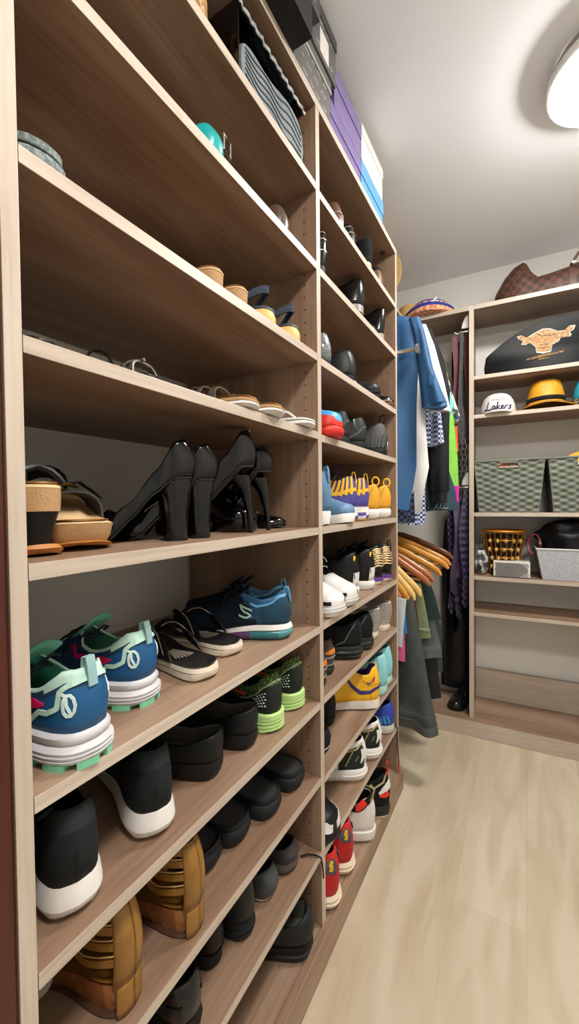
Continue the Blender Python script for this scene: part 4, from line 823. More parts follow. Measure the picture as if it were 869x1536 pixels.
def blackair(loc,rz,label):
    return sneaker(loc,rz,label,[blackfab],None,darkl,[('midsole',[DM('black_gloss_sole','232526',.3)],0,1,airr,0)],blackfab,.14,blackfab,(.42,.48,.54),[('overlay',shin,sides([([(.06,.9),(.14,.6),(.2,.2),(.3,.05)],.004)]))],None,dict(L=.29,W=.1,heel=.044,toe=.03,c=[(0,.082),(.1,.078),(.22,.065),(.36,.068),(.45,.1),(.52,.3)]),name='running_shoe')
blackair((-.476,1.250,B[7]),math.radians(207),'all black trainer with a layered glossy sole, nearer of the pair')
blackair((-.470,1.345,B[7]),math.radians(203),'all black trainer with a layered glossy sole, further of the pair')
def ribbed(loc,rz,label):
    m=DM('grey_rib_knit','CFC8BE',.8,col2='C2BBB1'); st=[([(.002,.06+.072*k),(.06,.10+.072*k),(.16,.14+.072*k),(.3,.12+.07*k)],.0022) for k in range(13)]
    return sneaker(loc,rz,label,m,None,greyl,[('sole',[offw],0,1,[(0,-.003),(.5,.003),(1,.0)],0)],m,.13,None,deco=[('knit_grooves',DM('taupe_groove','7E766E',.9),sides(st))],last=dict(L=.27,W=.096,heel=.028,toe=.02,c=[(0,.088),(.1,.085),(.22,.07),(.36,.072),(.45,.1),(.52,.3)],lean=-.004,bulge=.008),name='knit_slip_on',cat='slip-on shoe')
ribbed((-.484,1.450,B[7]),math.radians(186),'pale grey ribbed knit slip-on, nearer of the pair')
ribbed((-.474,1.560,B[7]),math.radians(184),'pale grey ribbed knit slip-on, against the far upright')
# level 8
dress((-.540,1.175,B[8]),math.radians(186),'plain black high-backed shoe behind the black slip-on, beside the yellow sneaker',DM('matte_black','18191A',.75,kind='fabric'),.085,.03,W=.09)
sneaker((-.495,1.035,B[8]),math.radians(182),'low black canvas slip-on with a white foxing line, beside the middle upright',blackfab,None,darkl,[('sole',[rubber,white,rubber],0,1,[(0,-.002),(.55,.002),(.6,.0026),(.75,.0026),(.8,.002),(1,.001)],lambda i,j:1 if i==2 else 0)],last=dict(L=.27,W=.1,wt=WS,heel=.024,toe=.022,c=[(0,.036),(.2,.03),(.42,.036),(.5,.2)]),name='slip_on_shoe',cat='slip-on shoe')
lemon=DM('lemon_leather','EDB516',.42,kind='leather',col2='E2A80C'); plum=DM('plum_lining','3A2A66',.6,kind='fabric')
def j1(S,R_):
    # wings badge on the ankle
    for sg in(1,-1):
        mb=MB(); S.strip(mb,[(a,sg*b) for a,b in circ(.115,.40,.014,.045,10)],.0018)
        for k in range(4): S.strip(mb,[(.098-.004*k,sg*(.36+.035*k)),(.06+.004*k,sg*(.33+.04*k))],.0022); S.strip(mb,[(.132+.004*k,sg*(.36+.035*k)),(.17-.004*k,sg*(.33+.04*k))],.0022)
        mb.build('wings_badge',DM('badge_purple','7A4A6E',.5),R_)
        mb=MB(); S.strip(mb,[(.004,sg*.70),(.12,sg*.73),(.24,sg*.74),(.34,sg*.62),(.40,sg*.48)],[.009,.011,.014,.012,.008]); mb.build('side_swoosh',plum,R_)
        mb=MB(); S.strip(mb,[(.004,sg*.62),(.10,sg*.56),(.20,sg*.30),(.24,sg*.02)],.0015); S.strip(mb,[(.11,sg*.98),(.125,sg*.78)],.0015); mb.build('stitch_line',DM('amber_stitch','B07A08',.6),R_)
sneaker((-.455,1.365,B[8]),math.radians(209),'yellow leather high-top with a purple lining and swoosh, standing at the shelf edge',lemon,None,plum,[('outsole',[DM('plum_sole','4A3550',.5)],0,.2,[(0,-.003),(1,.002)],0),('midsole',[DM('cream_sole','DDD6CA',.5)],.18,1,[(0,.002),(.5,.003),(1,.002)],0)],plum,.17,plum,(.38,.44,.50),last=dict(L=.29,W=.1,heel=.034,toe=.028,c=[(0,.115),(.06,.112),(.14,.088),(.24,.09),(.34,.11),(.45,.13),(.52,.3)],hr=[(0,.17),(.25,.17),(.38,.13),(.5,.09),(.62,.07),(.75,.055),(.88,.044),(.96,.034),(1,.014)]),extra=j1,name='high_top_sneaker')
aqua=DM('aqua_knit','8CC9CF',.6,kind='leather',col2='7BBAC2')
for (yy,xx,lb) in((1.470,-.458,'pale aqua high sneaker next to the yellow high-top'),(1.560,-.466,'pale aqua high sneaker against the far upright, with a loose lace end')):
    sneaker((xx,yy,B[8]),math.radians(196),lb,aqua,None,DM('aqua_lining','5FA6AE',.7),[('midsole',[DM('aqua_sole','A8D3CB',.5)],0,1,[(0,-.003),(.4,.004),(1,.002)],0)],aqua,.14,aqua,(.42,.48,.54),[('seam',DM('aqua_seam','6AA7AE',.7),sides([([(.1,.98),(.1,.5),(.14,.1)],.002)]))],None,dict(L=.29,W=.096,heel=.034,toe=.026,c=[(0,.118),(.1,.112),(.22,.09),(.36,.09),(.45,.12),(.52,.3)],hr=[(0,.16),(.25,.16),(.38,.125),(.5,.09),(.62,.07),(.75,.055),(.88,.044),(.96,.034),(1,.014)]),name='basketball_sneaker')
# level 9
def wb(loc,rz,label):
    def ex(S,R_):
        for sg in(1,-1):
            mb=MB(); S.strip(mb,[(.03,sg*.40),(.05,sg*.65),(.075,sg*.85)],[.024,.014,.003]); mb.build('white_wedge',whl,R_)
            mb=MB(); S.strip(mb,[(.16,sg*.35),(.20,sg*.6),(.24,sg*.9)],.004); S.strip(mb,[(.10,sg*.6),(.13,sg*.75)],.002); mb.build('gold_lace_line',DM('khaki_cord','A39468',.6),R_)
            mb=MB(); mb.tube([S.P(.03,sg*.15),S.P(.12,sg*.3,.004),S.P(.22,sg*.2,.008),S.P(.34,sg*.1,.006)],.003,6); mb.build('khaki_cord',DM('khaki_cord','A39468',.6),R_)
    return sneaker(loc,rz,label,[whl,DM('ink_mesh','232B25',.8,kind='knit')],lambda u,h:1 if (.04<u<.34 and h<.75) else 0,darkl,[('midsole',[whl,offw],0,1,[(0,-.006),(.22,.002),(.3,.004),(.6,.008),(.62,.005),(.85,.006),(1,.002)],lambda i,j:1 if i<2 else 0)],darkl,.15,whl,(.42,.48,.54),last=dict(L=.29,W=.1,heel=.044,toe=.03,c=[(0,.092),(.1,.088),(.22,.075),(.36,.08),(.45,.11),(.52,.3)]),extra=ex,name='running_shoe')
wb((-.468,1.262,B[9]),math.radians(208),'white and dark green sneaker with khaki cords, nearer of the pair on the lowest shelf')
wb((-.458,1.395,B[9]),math.radians(206),'white and dark green sneaker with khaki cords, further of the pair on the lowest shelf')
def bluerun(S,R_):
    mb=MB()
    for sg in(1,-1):
        for k in range(4): S.strip(mb,[(.05+.05*k,sg*.95),(.08+.05*k,sg*.6)],.010)
    mb.build('cyan_blocks',DM('cyan_block','2E86C8',.5),R_)
sneaker((-.462,1.565,B[9]),math.radians(192),'royal blue running shoe at the far end of the lowest shelf',DM('royal_blue','2444A8',.6,kind='knit',col2='1A3490'),None,darkl,[('midsole',[DM('pale_grey_sole','B9B6B2',.5)],0,1,ribr,0)],DM('royal_blue','2444A8',.6),.13,darkl,(.42,.48,.54),last=dict(L=.28,W=.096,heel=.036,toe=.024,c=[(0,.085),(.1,.08),(.22,.065),(.36,.07),(.45,.1),(.52,.3)]),extra=bluerun,name='running_shoe')
mb=MB(); mb.tube([(-.475,1.600,B[9]+.005),(-.462,1.602,B[9]+.005),(-.456,1.604,B[9]+.001),(-.4555,1.606,B[9]-.08),(-.452,1.609,B[9]-.15)],.0028,6); mb.tube([(-.452,1.609,B[9]-.15),(-.4515,1.610,B[9]-.185)],.0045,6,1); o=mb.build('hanging_cord',[DM('brown_cord','4A3020',.7),DM('orange_tip','C96A35',.6)]); tag(o,'dark brown cord with an orange tip hanging from the lowest shelf at the far upright','cord')
def j3(S,R_):
    mb=MB()
    for sg in(1,-1): S.strip(mb,[(.80,sg*.75),(.90,sg*.72),(.965,sg*.7),(.995,sg*.68)],[.016,.026,.026,.02])
    mb.build('white_toe_panel',whl,R_)
    mb=MB(); arch(mb,S,.46,.48,.080,.022,a0=.5,a1=PI-.5); mb.build('grey_strap',DM('slate_strap','6B7380',.6),R_)
    mb=MB(); arch(mb,S,.36,.40,.105,.03,a0=.7,a1=PI-.7); mb.build('red_tongue_tag',DM('bright_red','DB2A1C',.5),R_)
    mb=MB()
    for k in range(3): arch(mb,S,.56+.05*k,.58+.05*k,.070-.008*k,.006,a0=.9,a1=PI-.9)
    mb.build('white_lace_rows',whl,R_)
sneaker((-.730,1.030,B[9]),math.radians(-12),'black sneaker with white toe panel and red tongue tag, toe facing out',[black],None,darkl,[('sole',[rubber],0,1,RW,0)],black,.14,black,(.44,.5),last=dict(L=.29,W=.104,wt=WS,heel=.034,toe=.026,hr=[(0,.13),(.25,.13),(.38,.10),(.5,.082),(.62,.07),(.75,.06),(.88,.052),(.96,.042),(1,.02)]),extra=j3,name='basketball_sneaker')
# base board
redm=DM('scarlet_suede','C3121B',.65,kind='fabric',col2='A80C14'); bone=DM('bone_sole','D9CBB2',.5,col2='CFC0A5')
def kd(S,R_):
    for sg in(1,-1):
        mb=MB(); S.strip(mb,[(.022,sg*.16),(.050,sg*.30),(.075,sg*.44),(.085,sg*.52)],[.012,.042,.040,.006],th=.003); mb.build('grey_badge',DM('slate_badge','4A4A58',.6),R_)
        mb=MB(); S.strip(mb,[(.038,sg*.18),(.052,sg*.28),(.05,sg*.36),(.062,sg*.44)],[.008,.013,.008,.012],off=.003); mb.build('gold_figure',DM('gold_thread','E0A818',.5),R_)
        mb=MB(); S.strip(mb,[(.12,sg*.42),(.14,sg*.7),(.10,sg*.85)],.002); S.strip(mb,[(.02,sg*.10),(.06,sg*.14),(.12,sg*.22),(.2,sg*.2)],.006); mb.build('red_seam',DM('bright_red','DB2A1C',.5),R_)
def red(loc,rz,label):
    return sneaker(loc,rz,label,redm,None,DM('deep_red_lining','7E0A10',.8),[('outsole',[DM('dark_outsole','3A2A26',.6)],0,.16,[(0,-.006),(1,.0)],0),('midsole',[bone],.14,1,[(0,0),(.25,.006),(.5,.010),(.55,.006),(.8,.009),(1,.004)],0)],redm,.16,redm,(.40,.46,.52),last=dict(L=.295,W=.1,heel=.040,toe=.03,c=[(0,.112),(.08,.110),(.2,.092),(.34,.095),(.45,.12),(.52,.3)],hr=[(0,.16),(.25,.16),(.38,.125),(.5,.09),(.62,.07),(.75,.055),(.88,.044),(.96,.034),(1,.014)]),extra=kd,name='basketball_sneaker')
red((-.450,.995,A[10]),math.radians(196),'red basketball shoe with a gold heel badge and bone sole, nearest on the base board')
red((-.455,1.110,A[10]),math.radians(196),'red basketball shoe with a gold heel badge and bone sole, behind the first red one')
def wht(S,R_):
    mb=MB(); t=S.P(.02,.01); mb.tube([t+V(q) for q in((.01,0,-.03),(-.006,.006,0),(-.012,.01,.03),(.0,.012,.045))],.004,6,1 if False else 0); mb.build('gold_cord',DM('khaki_cord','A39468',.6),R_)
    mb=MB(); S.strip(mb,[(.001,.02),(.08,.14),(.16,.2),(.3,.2)],.02); S.strip(mb,[(.001,-.02),(.08,-.14),(.16,-.2)],.02); mb.build('black_collar_band',blackfab,R_)
    mb=MB(); S.strip(mb,[(.10,.06),(.16,.10),(.22,.14)],.022,off=.003); mb.build('red_tab',DM('bright_red','DB2A1C',.5),R_)
sneaker((-.438,1.262,A[10]),math.radians(205),'white leather high sneaker with a black collar and gum sole on the base board',[DM('chalk_leather','DAD3CE',.45,kind='leather',col2='CFC7C2')],None,darkl,[('outsole',[DM('dark_gum','6E5528',.6)],0,.2,[(0,-.006),(1,.0)],0),('midsole',[white],.18,1,[(0,.001),(.3,.005),(.9,.005),(.93,.0015),(1,.0015)],0)],blackfab,.16,white,(.42,.48,.54),last=dict(L=.29,W=.1,heel=.040,toe=.03,c=[(0,.105),(.08,.102),(.2,.085),(.34,.09),(.45,.12),(.52,.3)],hr=[(0,.15),(.25,.15),(.38,.115),(.5,.09),(.62,.07),(.75,.055),(.88,.044),(.96,.034),(1,.014)]),extra=wht,name='basketball_sneaker')
def bwr(S,R_):
    mb=MB()
    for sg in(1,-1): S.strip(mb,[(.03,sg*.68),(.08,sg*.72),(.14,sg*.70)],[.022,.018,.004])
    mb.build('red_heel_panel',DM('bright_red','DB2A1C',.5),R_)
    mb=MB()
    for sg in(1,-1): S.strip(mb,[(.002,sg*.42),(.06,sg*.50),(.14,sg*.62)],[.028,.022,.008])
    mb.build('white_heel_panel',whl,R_)
    mb=MB(); mb.tube([S.P(.01,.02),S.P(.08,.25,.005),S.P(.2,.3,.006),S.P(.32,.15,.006)],.003,6); mb.build('khaki_cord',DM('khaki_cord','A39468',.6),R_)
    mb=MB(); t=S.P(.01,.01); mb.ribbon([t+V((.004,0,-.012)),t+V((-.006,0,.012)),t+V((-.004,0,.038))],V((0,1,0)),.014,.004); mb.build('red_pull_tab',DM('bright_red','DB2A1C',.5),R_)
sneaker((-.425,1.385,A[10]),math.radians(205),'black, white and red basketball shoe with red heel tab, base board',[blackfab],None,darkl,[('outsole',[bone],0,.25,[(0,-.004),(1,.002)],0),('midsole',[DM('green_black','20261F',.5)],.24,1,[(0,.002),(.5,.005),(1,.001)],0)],blackfab,.15,darkl,(.42,.48,.54),last=dict(L=.29,W=.098,heel=.044,toe=.03,c=[(0,.11),(.08,.105),(.2,.088),(.34,.09),(.45,.12),(.52,.3)],hr=[(0,.15),(.25,.15),(.38,.115),(.5,.09),(.62,.07),(.75,.055),(.88,.044),(.96,.034),(1,.014)]),extra=bwr,name='basketball_sneaker')
sneaker((-.545,1.555,A[10]),math.radians(184),'low red shoe with a white sole at the far back of the base board',redm,None,darkl,[('sole',[white],0,1,RW,0)],last=dict(L=.26,W=.085,heel=.022,toe=.018,c=[(0,.05),(.2,.04),(.42,.05),(.5,.2)]))
# ------------------------------------------------------------------ cloth helpers
def cloth(mb,rows,y,amp=.010,k=55,ph=0,m=0,N=22,sub=3,sh=0,yf=0):
    """hanging cloth: rows (z,xl,xr,thickness); sh = how far the top row slopes down away from its centre"""
    R_=[]
    for a,b in zip(rows,rows[1:]):
        for i in range(sub): t=i/sub; R_.append([x+(w-x)*t for x,w in zip(a,b)])
    R_.append(list(rows[-1])); z0=rows[0][0]; z1=rows[-1][0]; rings=[]
    for (z,xl,xr,th) in R_:
        g=min(1,(z0-z)/max(.001,(z0-z1))*2.2+.12); ring=[]
        for s in(-1,1):
            for j in range(N):
                t=(j+.0)/(N-1); t=t if s<0 else 1-t
                if j in(0,N-1) and s>0: pass
                x=xl+(xr-xl)*t; e=(max(0,1-(2*t-1)**4))**.6
                f=amp*g*(math.sin(k*x+ph+z*4)+.5*math.sin(k*1.9*x+ph*2-z*6))
                zz=z-sh*abs(2*t-1)**1.6*max(0,1-(z0-z)/.22) if sh else z
                zz+=(.006*math.sin(k*x*.8+ph) if z==z1 else 0)
                ring.append((x,y+s*th/2*e+f+yf*(z0-z),zz+CH))
        rings.append(ring)
    mb.loft(rings,m)
def shirt(y,label,m,rows,sleeve=None,sm=None,sh=.06,amp=.013,k=42,ph=0,cat='shirt',name='hanging_shirt',extra=None,group=None):
    R_=root(name,(0,0,0),0,label,cat,group)
    mb=MB(); cloth(mb,rows,y,amp,k,ph,sh=sh); mb.build('body',m,R_,ang=60)
    if sleeve: mb=MB(); cloth(mb,sleeve,y-.004,amp*.6,k*1.3,ph+1,N=14); mb.build('sleeve',sm or m,R_,ang=60)
    if extra: extra(R_)
    bx=min(r[1] for r in rows); R_.location=(-.61,y,CH+rows[0][0])
    for c in R_.children: c.location=(.61,-y,-(CH+rows[0][0]))
    return R_
denim=mat('azure_jersey','20527E',.65,kind='fabric',col2='1A4670',scale=12)
def bluex(R_):
    mb=MB(); cloth(mb,[(.400,-.372,-.281,.052),(.384,-.376,-.277,.052)],1.714,.003,60,1,N=14,sub=1); mb.build('sleeve_hem',mat('azure_hem','265D8A',.6,kind='fabric'),R_)
    mb=MB(); mb.box(-.345,1.682,.47+CH,-.322,1.686,.51+CH,bev=.001); mb.build('sleeve_patch',mat('azure_patch','2B6090',.6),R_)
shirt(1.715,'blue short-sleeved shirt, front of the row behind the valet rod',denim,[(.812,-.80,-.44,.03),(.77,-.86,-.395,.05),(.66,-.87,-.385,.06),(.40,-.86,-.398,.06),(.15,-.86,-.402,.06),(-.03,-.87,-.436,.06)],
   [(.765,-.43,-.385,.03),(.70,-.41,-.366,.05),(.55,-.395,-.334,.055),(.395,-.378,-.280,.055)],extra=bluex,sh=.03)
wt_=mat('white_cotton','D9D7D5',.75,kind='fabric',col2='CFCDCB',scale=14)
shirt(1.790,'long white cotton shirt hanging behind the blue one',wt_,[(.80,-.80,-.46,.03),(.74,-.86,-.41,.05),(.40,-.86,-.385,.055),(.15,-.86,-.365,.055),(-.05,-.86,-.400,.055)],
   [(.76,-.43,-.376,.03),(.66,-.40,-.340,.045),(.50,-.38,-.303,.045),(.38,-.365,-.278,.045)],ph=2,sh=.04)
shirt(1.832,'second white shirt with a slightly longer tail, behind the long white one',wt_,[(.79,-.80,-.46,.02),(.73,-.86,-.41,.03),(.40,-.86,-.40,.03),(.1,-.86,-.405,.035),(-.055,-.86,-.435,.035)],ph=4,sh=.04)
ging=mat('navy_gingham','27325E',.7,kind='check',col2='B9C3DA',scale=95,bump=.05); gdark=mat('black_gingham','14161F',.7,kind='check',col2='3A4468',scale=70,bump=.05)
shirt(1.868,'navy and white checked shirt with a half-length sleeve, behind the white shirts',ging,[(.80,-.80,-.46,.02),(.74,-.86,-.41,.03),(.40,-.86,-.40,.03),(.1,-.86,-.400,.035),(-.10,-.86,-.40,.035)],
   [(.73,-.43,-.39,.02),(.60,-.42,-.345,.03),(.35,-.405,-.325,.032),(.255,-.40,-.316,.034)],ph=1,sh=.04)
shirt(1.770,'dark checked shirt tail showing below the white shirts',gdark,[(.62,-.86,-.46,.016),(.2,-.86,-.43,.016),(-.085,-.87,-.425,.018)],ph=1,sh=.0)
bk_=mat('black_jersey','1B1C1D',.8,kind='fabric',col2='131415')
shirt(1.915,'black sweatshirt with a long banded sleeve between the checked and green shirts',bk_,[(.80,-.80,-.46,.02),(.74,-.86,-.41,.03),(.40,-.86,-.40,.035),(.02,-.86,-.40,.035)],
   [(.79,-.44,-.378,.02),(.64,-.41,-.325,.035),(.5,-.40,-.300,.036),(.3,-.398,-.305,.036),(.05,-.392,-.305,.036),(.045,-.388,-.312,.03),(-.005,-.386,-.314,.03)],ph=3,sh=.04,name='hanging_sweatshirt',cat='sweatshirt')
def teal_x(R_):
    mb=MB(); sc=[(0,0),(.01,.02),(.016,.035),(.012,.02),(.018,0),(.024,.012),(.028,.03),(.026,.008),(.034,.004),(.04,.012),(.046,.004),(.056,.010)]
    for dx,kz in((0,1),(.0,.6)): mb.tube([(-.375+a*1.1,1.938-.0,-.035+b*kz+CH) for a,b in sc],.0013,5)
    mb.build('script_print',mat('grey_print','9AA0A4',.7),R_)
shirt(1.960,'dark teal shirt with grey script along its hem, tail under the black sleeve',mat('dark_teal_cotton','1F3B4A',.75,kind='fabric',col2='183240'),[(.80,-.80,-.46,.02),(.70,-.86,-.39,.03),(.3,-.86,-.36,.032),(.05,-.86,-.285,.034),(-.04,-.86,-.275,.034)],ph=.4,sh=.04,extra=teal_x,amp=.005)
aquam=mat('aqua_cotton','7FD3D0',.7,kind='fabric',col2='52B9BA')
shirt(1.985,'pale aqua short-sleeved shirt above the green sleeve',aquam,[(.81,-.80,-.46,.02),(.74,-.86,-.41,.03),(.40,-.86,-.40,.035),(.1,-.86,-.40,.035)],
   [(.79,-.44,-.400,.02),(.68,-.40,-.360,.035),(.55,-.375,-.325,.036),(.45,-.37,-.292,.038),(.385,-.365,-.315,.036)],ph=3,sh=.04)
def mag(R_):
    mb=MB(); cloth(mb,[(.075,-.333,-.276,.030),(.0,-.331,-.278,.028)],2.006,.002,60,1,N=12); mb.build('magenta_cuff',mat('magenta_knit','D0149C',.7,kind='knit'),R_)
shirt(2.010,'lime green long-sleeved top with a magenta cuff',mat('lime_jersey','7DBF45',.7,kind='fabric',col2='70B239'),[(.81,-.80,-.46,.02),(.74,-.86,-.41,.03),(.40,-.86,-.40,.035),(.1,-.86,-.40,.035)],
   [(.76,-.43,-.400,.02),(.62,-.39,-.350,.032),(.40,-.362,-.300,.034),(.2,-.345,-.283,.034),(.073,-.336,-.278,.033)],ph=3,sh=.04,extra=mag)
prt=mat('dark_floral_print','24384C',.75,kind='speckle',col2='D8C4A4',scale=28); 
shirt(2.055,'dark printed shirt with pale and orange patches, last of the upper row',prt,[(.83,-.80,-.46,.02),(.77,-.86,-.41,.03),(.40,-.86,-.37,.035),(.02,-.86,-.30,.035)],
   [(.76,-.42,-.380,.02),(.62,-.38,-.335,.032),(.50,-.35,-.305,.034),(.38,-.33,-.268,.036)],ph=5,sh=.04,
   extra=lambda R_:[(lambda mb:(cloth(mb,[(.36,-.312,-.288,.03),(.24,-.306,-.285,.03)],2.052,.002,60,1,N=10),mb.build('orange_patch',mat('orange_cotton','E0552A',.7),R_)))(MB())])
# black plastic hanger sticking out at the back of the row
def hanger(loc,rz,label,m,arm=.25,tilt=0,hook=chrome,r=.011,group=None,flat=.45,bar=True,name='clothes_hanger',droop=.118,cat='clothes hanger'):
    R_=root(name,loc,rz,label,cat,group,ry=tilt)
    pf=[(0,0),(.05,-.006),(.11,-.030),(.17,-.062),(.21,-.083),(.235,-.100),(.25,-.118)]; s=arm/.25; q=droop/.118
    mb=MB(); pts=[(-x*s,0,z*q) for x,z in pf[::-1]]+[(x*s,0,z*q) for x,z in pf[1:]]
    mb.tube(pts,[.006]+[r*.95]+[r]*(len(pts)-4)+[r*.95]+[.006],10,flat=1.0)
    # flatten front to back
    mb.v=[(a,b*flat,c+.0) for a,b,c in mb.v]; mb.build('arms',m,R_,ang=60)
    mb=MB(); mb.tube([(0,0,.005),(0,0,.03)]+[(.020*math.sin(a),0,.052-.020*math.cos(a)) for a in(.0,.6,1.2,1.8,2.5,3.2,3.9,4.6)],.0019,6); mb.build('hook',hook,R_)
    if bar: mb=MB(); mb.tube([(-.21*s,0,-.10*q),(.21*s,0,-.10*q)],.005,8); mb.build('trouser_bar',m,R_)
    return R_
hanger((-.61,2.095,.855+CH),0,'black plastic hanger standing out behind the printed shirt',mat('black_plastic','0D0D0E',.3),.225,0,r=.010,droop=.15)
HW1=mat('amber_wood','C98A35',.35,kind='plain',col2='B87826',scale=25,coat=.3); HW2=mat('salmon_wood','A9663C',.35,col2='98572F',scale=25,coat=.3); HW3=mat('pale_wood','E3BE74',.35,col2='D6AC5E',scale=25,coat=.3); HW4=mat('walnut_wood','6E3F1D',.35,col2='5B3216',scale=25,coat=.3)
rz2=CH-.106
for (y,m,t,a,dz,lb) in ((1.668,HW2,.40,.22,-.045,'reddish wooden hanger tilted lowest at the very front of the lower row'),(1.690,HW1,.36,.235,-.035,'honey wooden hanger with a pointed end, just above the lowest reddish one'),(1.712,HW3,.33,.25,-.025,'pale wooden hanger at the front, first of the two palest'),(1.735,HW3,.27,.26,-.020,'pale wooden hanger behind the first pale one, with a notched end'),
      (1.775,HW2,.10,.262,-.02,'salmon wooden hanger, nearer of the two that droop together'),(1.800,HW2,.08,.270,-.01,'salmon wooden hanger, further of the two that droop together'),(1.860,HW1,.04,.285,0,'amber wooden hanger in the middle of the lower row'),(1.930,HW1,.0,.300,.01,'amber wooden hanger with notched end, towards the back of the lower row'),(1.985,HW1,.0,.300,.018,'last amber wooden hanger, right in front of the dark walnut one'),(2.040,HW4,-.02,.30,.035,'dark walnut hanger at the back of the lower row')):
    hanger((-.61,y,rz2-.092+dz),0,lb,m,a,t,r=.015,flat=.42,name='wooden_hanger')
# trousers and skirts on the lower rod
def hung(y,label,m,rows,name='hanging_trousers',cat='trousers',**k): return shirt(y,label,m,rows,None,None,0,name=name,cat=cat,**k)
hung(1.700,'charcoal trousers hanging almost to the floor at the end of the shelving',mat('charcoal_twill','3B3F3D',.8,kind='fabric',col2='333735'),[(-.400,-.56,-.415,.03),(-.55,-.60,-.385,.05),(-.75,-.62,-.350,.06),(-.875,-.63,-.325,.07),(-.880,-.63,-.322,.078),(-.945,-.63,-.318,.078)],k=30,amp=.012,
   extra=lambda R_:[(lambda mb:(cloth(mb,[(-.905,-.632,-.319,.082),(-.950,-.632,-.312,.082)],1.700,.012,30,0,N=22),mb.build('hem_cuff',mat('charcoal_hem','454947',.8,kind='fabric'),R_)))(MB())])
hung(1.655,'pale grey folded jeans hanging right beside the far upright',mat('pale_grey_denim','B9BFC4',.8,kind='fabric'),[(-.40,-.60,-.430,.014),(-.60,-.60,-.448,.014)],amp=.003)
hung(1.742,'royal blue shorts hem peeping out beside the charcoal trousers',mat('royal_cotton','1E6FB0',.8),[(-.40,-.60,-.47,.012),(-.575,-.60,-.455,.012)],amp=.003) if False else None
R_=hung(1.672,'folded blue and pink cloth hanging beside the far upright',mat('royal_cotton','1C6BA8',.8,kind='fabric'),[(-.42,-.60,-.440,.010),(-.545,-.60,-.431,.010)],amp=.002,name='hanging_scarf',cat='scarf',extra=lambda R_:[(lambda mb:(cloth(mb,[(-.545,-.60,-.442,.010),(-.665,-.60,-.440,.010)],1.672,.002,60,1,N=12),mb.build('pink_end',mat('coral_pink','D9648C',.8,kind='fabric'),R_)))(MB())])
hung(1.765,'maroon trousers hanging between the charcoal and olive ones',mat('maroon_twill','4A1F1E',.8,kind='fabric'),[(-.36,-.60,-.425,.02),(-.60,-.60,-.398,.02),(-.80,-.60,-.385,.022)],amp=.004)
hung(1.800,'olive green trousers folded over a hanger, ending mid-height',mat('sage_olive','6F7A58',.8,kind='fabric',col2='626D4C'),[(-.36,-.60,-.405,.02),(-.50,-.60,-.378,.024),(-.595,-.60,-.362,.026)],amp=.004,extra=lambda R_:[(lambda mb:(cloth(mb,[(-.555,-.60,-.366,.03),(-.56,-.60,-.366,.03)],1.800,.004,48,0,N=12),mb.build('cuff_seam',mat('olive_seam','7F8A66',.8),R_)))(MB())])
hung(1.870,'grey denim trousers with a deep turned hem, behind the olive ones',mat('grey_denim','55585B',.8,kind='fabric',col2='484B4E'),[(-.36,-.60,-.41,.02),(-.52,-.60,-.365,.026),(-.655,-.60,-.335,.03),(-.66,-.60,-.332,.034),(-.705,-.60,-.330,.034)],amp=.006)
hung(1.835,'bottle green shirt hanging from the middle of the lower row',mat('bottle_green','1F302B',.8,kind='fabric'),[(-.30,-.60,-.39,.02),(-.42,-.60,-.352,.026),(-.525,-.60,-.325,.03)],amp=.006,name='hanging_shirt',cat='shirt')
hung(1.940,'black trousers hanging below the grey denim',bk_,[(-.40,-.60,-.42,.02),(-.70,-.60,-.37,.03),(-.92,-.60,-.345,.034)],amp=.006)
hung(2.010,'dark green-grey trousers at the back of the lower row',mat('dark_moss','2A332D',.8,kind='fabric'),[(-.36,-.60,-.42,.02),(-.6,-.60,-.36,.03),(-.82,-.60,-.35,.034)],amp=.006)

# ------------------------------------------------------------------ belts and ties on racks fixed to the far unit
def far(o,u,w,z,rz=0): o.location=FW(u,w,z); o.rotation_euler=(o.rotation_euler[0],o.rotation_euler[1],FA+rz); return o
def rack(z,label):
    R_=root('accessory_rack',(0,0,0),0,label,'rack'); far(R_,-.022,.03,z)
    mb=MB(); rows=[]
    mb.poly([(-.002,0,-.035),(-.038,0,-.035),(-.034,0,-.012),(-.022,0,.018),(-.010,0,.032),(-.002,0,.034)],(0,.016,0)); mb.build('bracket',mat('satin_bracket','DAD5CB',.3,.6),R_,bev=.002)
    mb=MB(); mb.box(-.048,.012,-.050,-.004,.225,-.042,bev=.002); mb.build('rail',chrome,R_)
    for k in range(4):
        mb=MB(); mb.tube([(-.008,.03+.05*k,-.046),(-.060,.03+.05*k,-.046),(-.072,.03+.05*k,-.036)],.0032,6); mb.build('peg',mat('white_peg','E6E2DA',.4),R_)
    return R_
rack(.925+CH,'bright metal belt rack high on the left side of the open shelf unit'); rack(.120+CH,'bright metal tie rack at mid height on the left side of the open shelf unit')
def strap(u,w,z0,z1,wd,m,label,name='hanging_belt',cat='belt',prof=None,th=.003,extra=None,wob=.004,tw=0):
    R_=root(name,(0,0,0),0,label,cat); far(R_,u,w,z0+CH)
    n=18; L_=z0-z1; pts=[];ws=[]
    for i in range(n+1): t=i/n; pts.append((wob*math.sin(t*7+u*90),wob*math.cos(t*5+w*50),-L_*t)); ws.append(interp(prof,t) if prof else wd)
    mb=MB(); mb.ribbon(pts,[V((math.cos(tw*i/n+.25),math.sin(tw*i/n+.25),0)) for i in range(n+1)],ws,th); mb.build('band',m,R_)
    if extra: extra(R_,L_)
    return R_
stud=mat('studded_leather','1E1D20',.5,kind='speckle',col2='454240',scale=240,bump=.5); redl=mat('dark_red_leather','5A1013',.6,kind='leather',col2='4E0E10')
strap(-.088,.045,.86,.45,.026,redl,'dark red belt hanging left of the studded one')
strap(-.032,.060,.86,.30,.026,redl,'dark red belt hanging against the panel, right of the studded one')
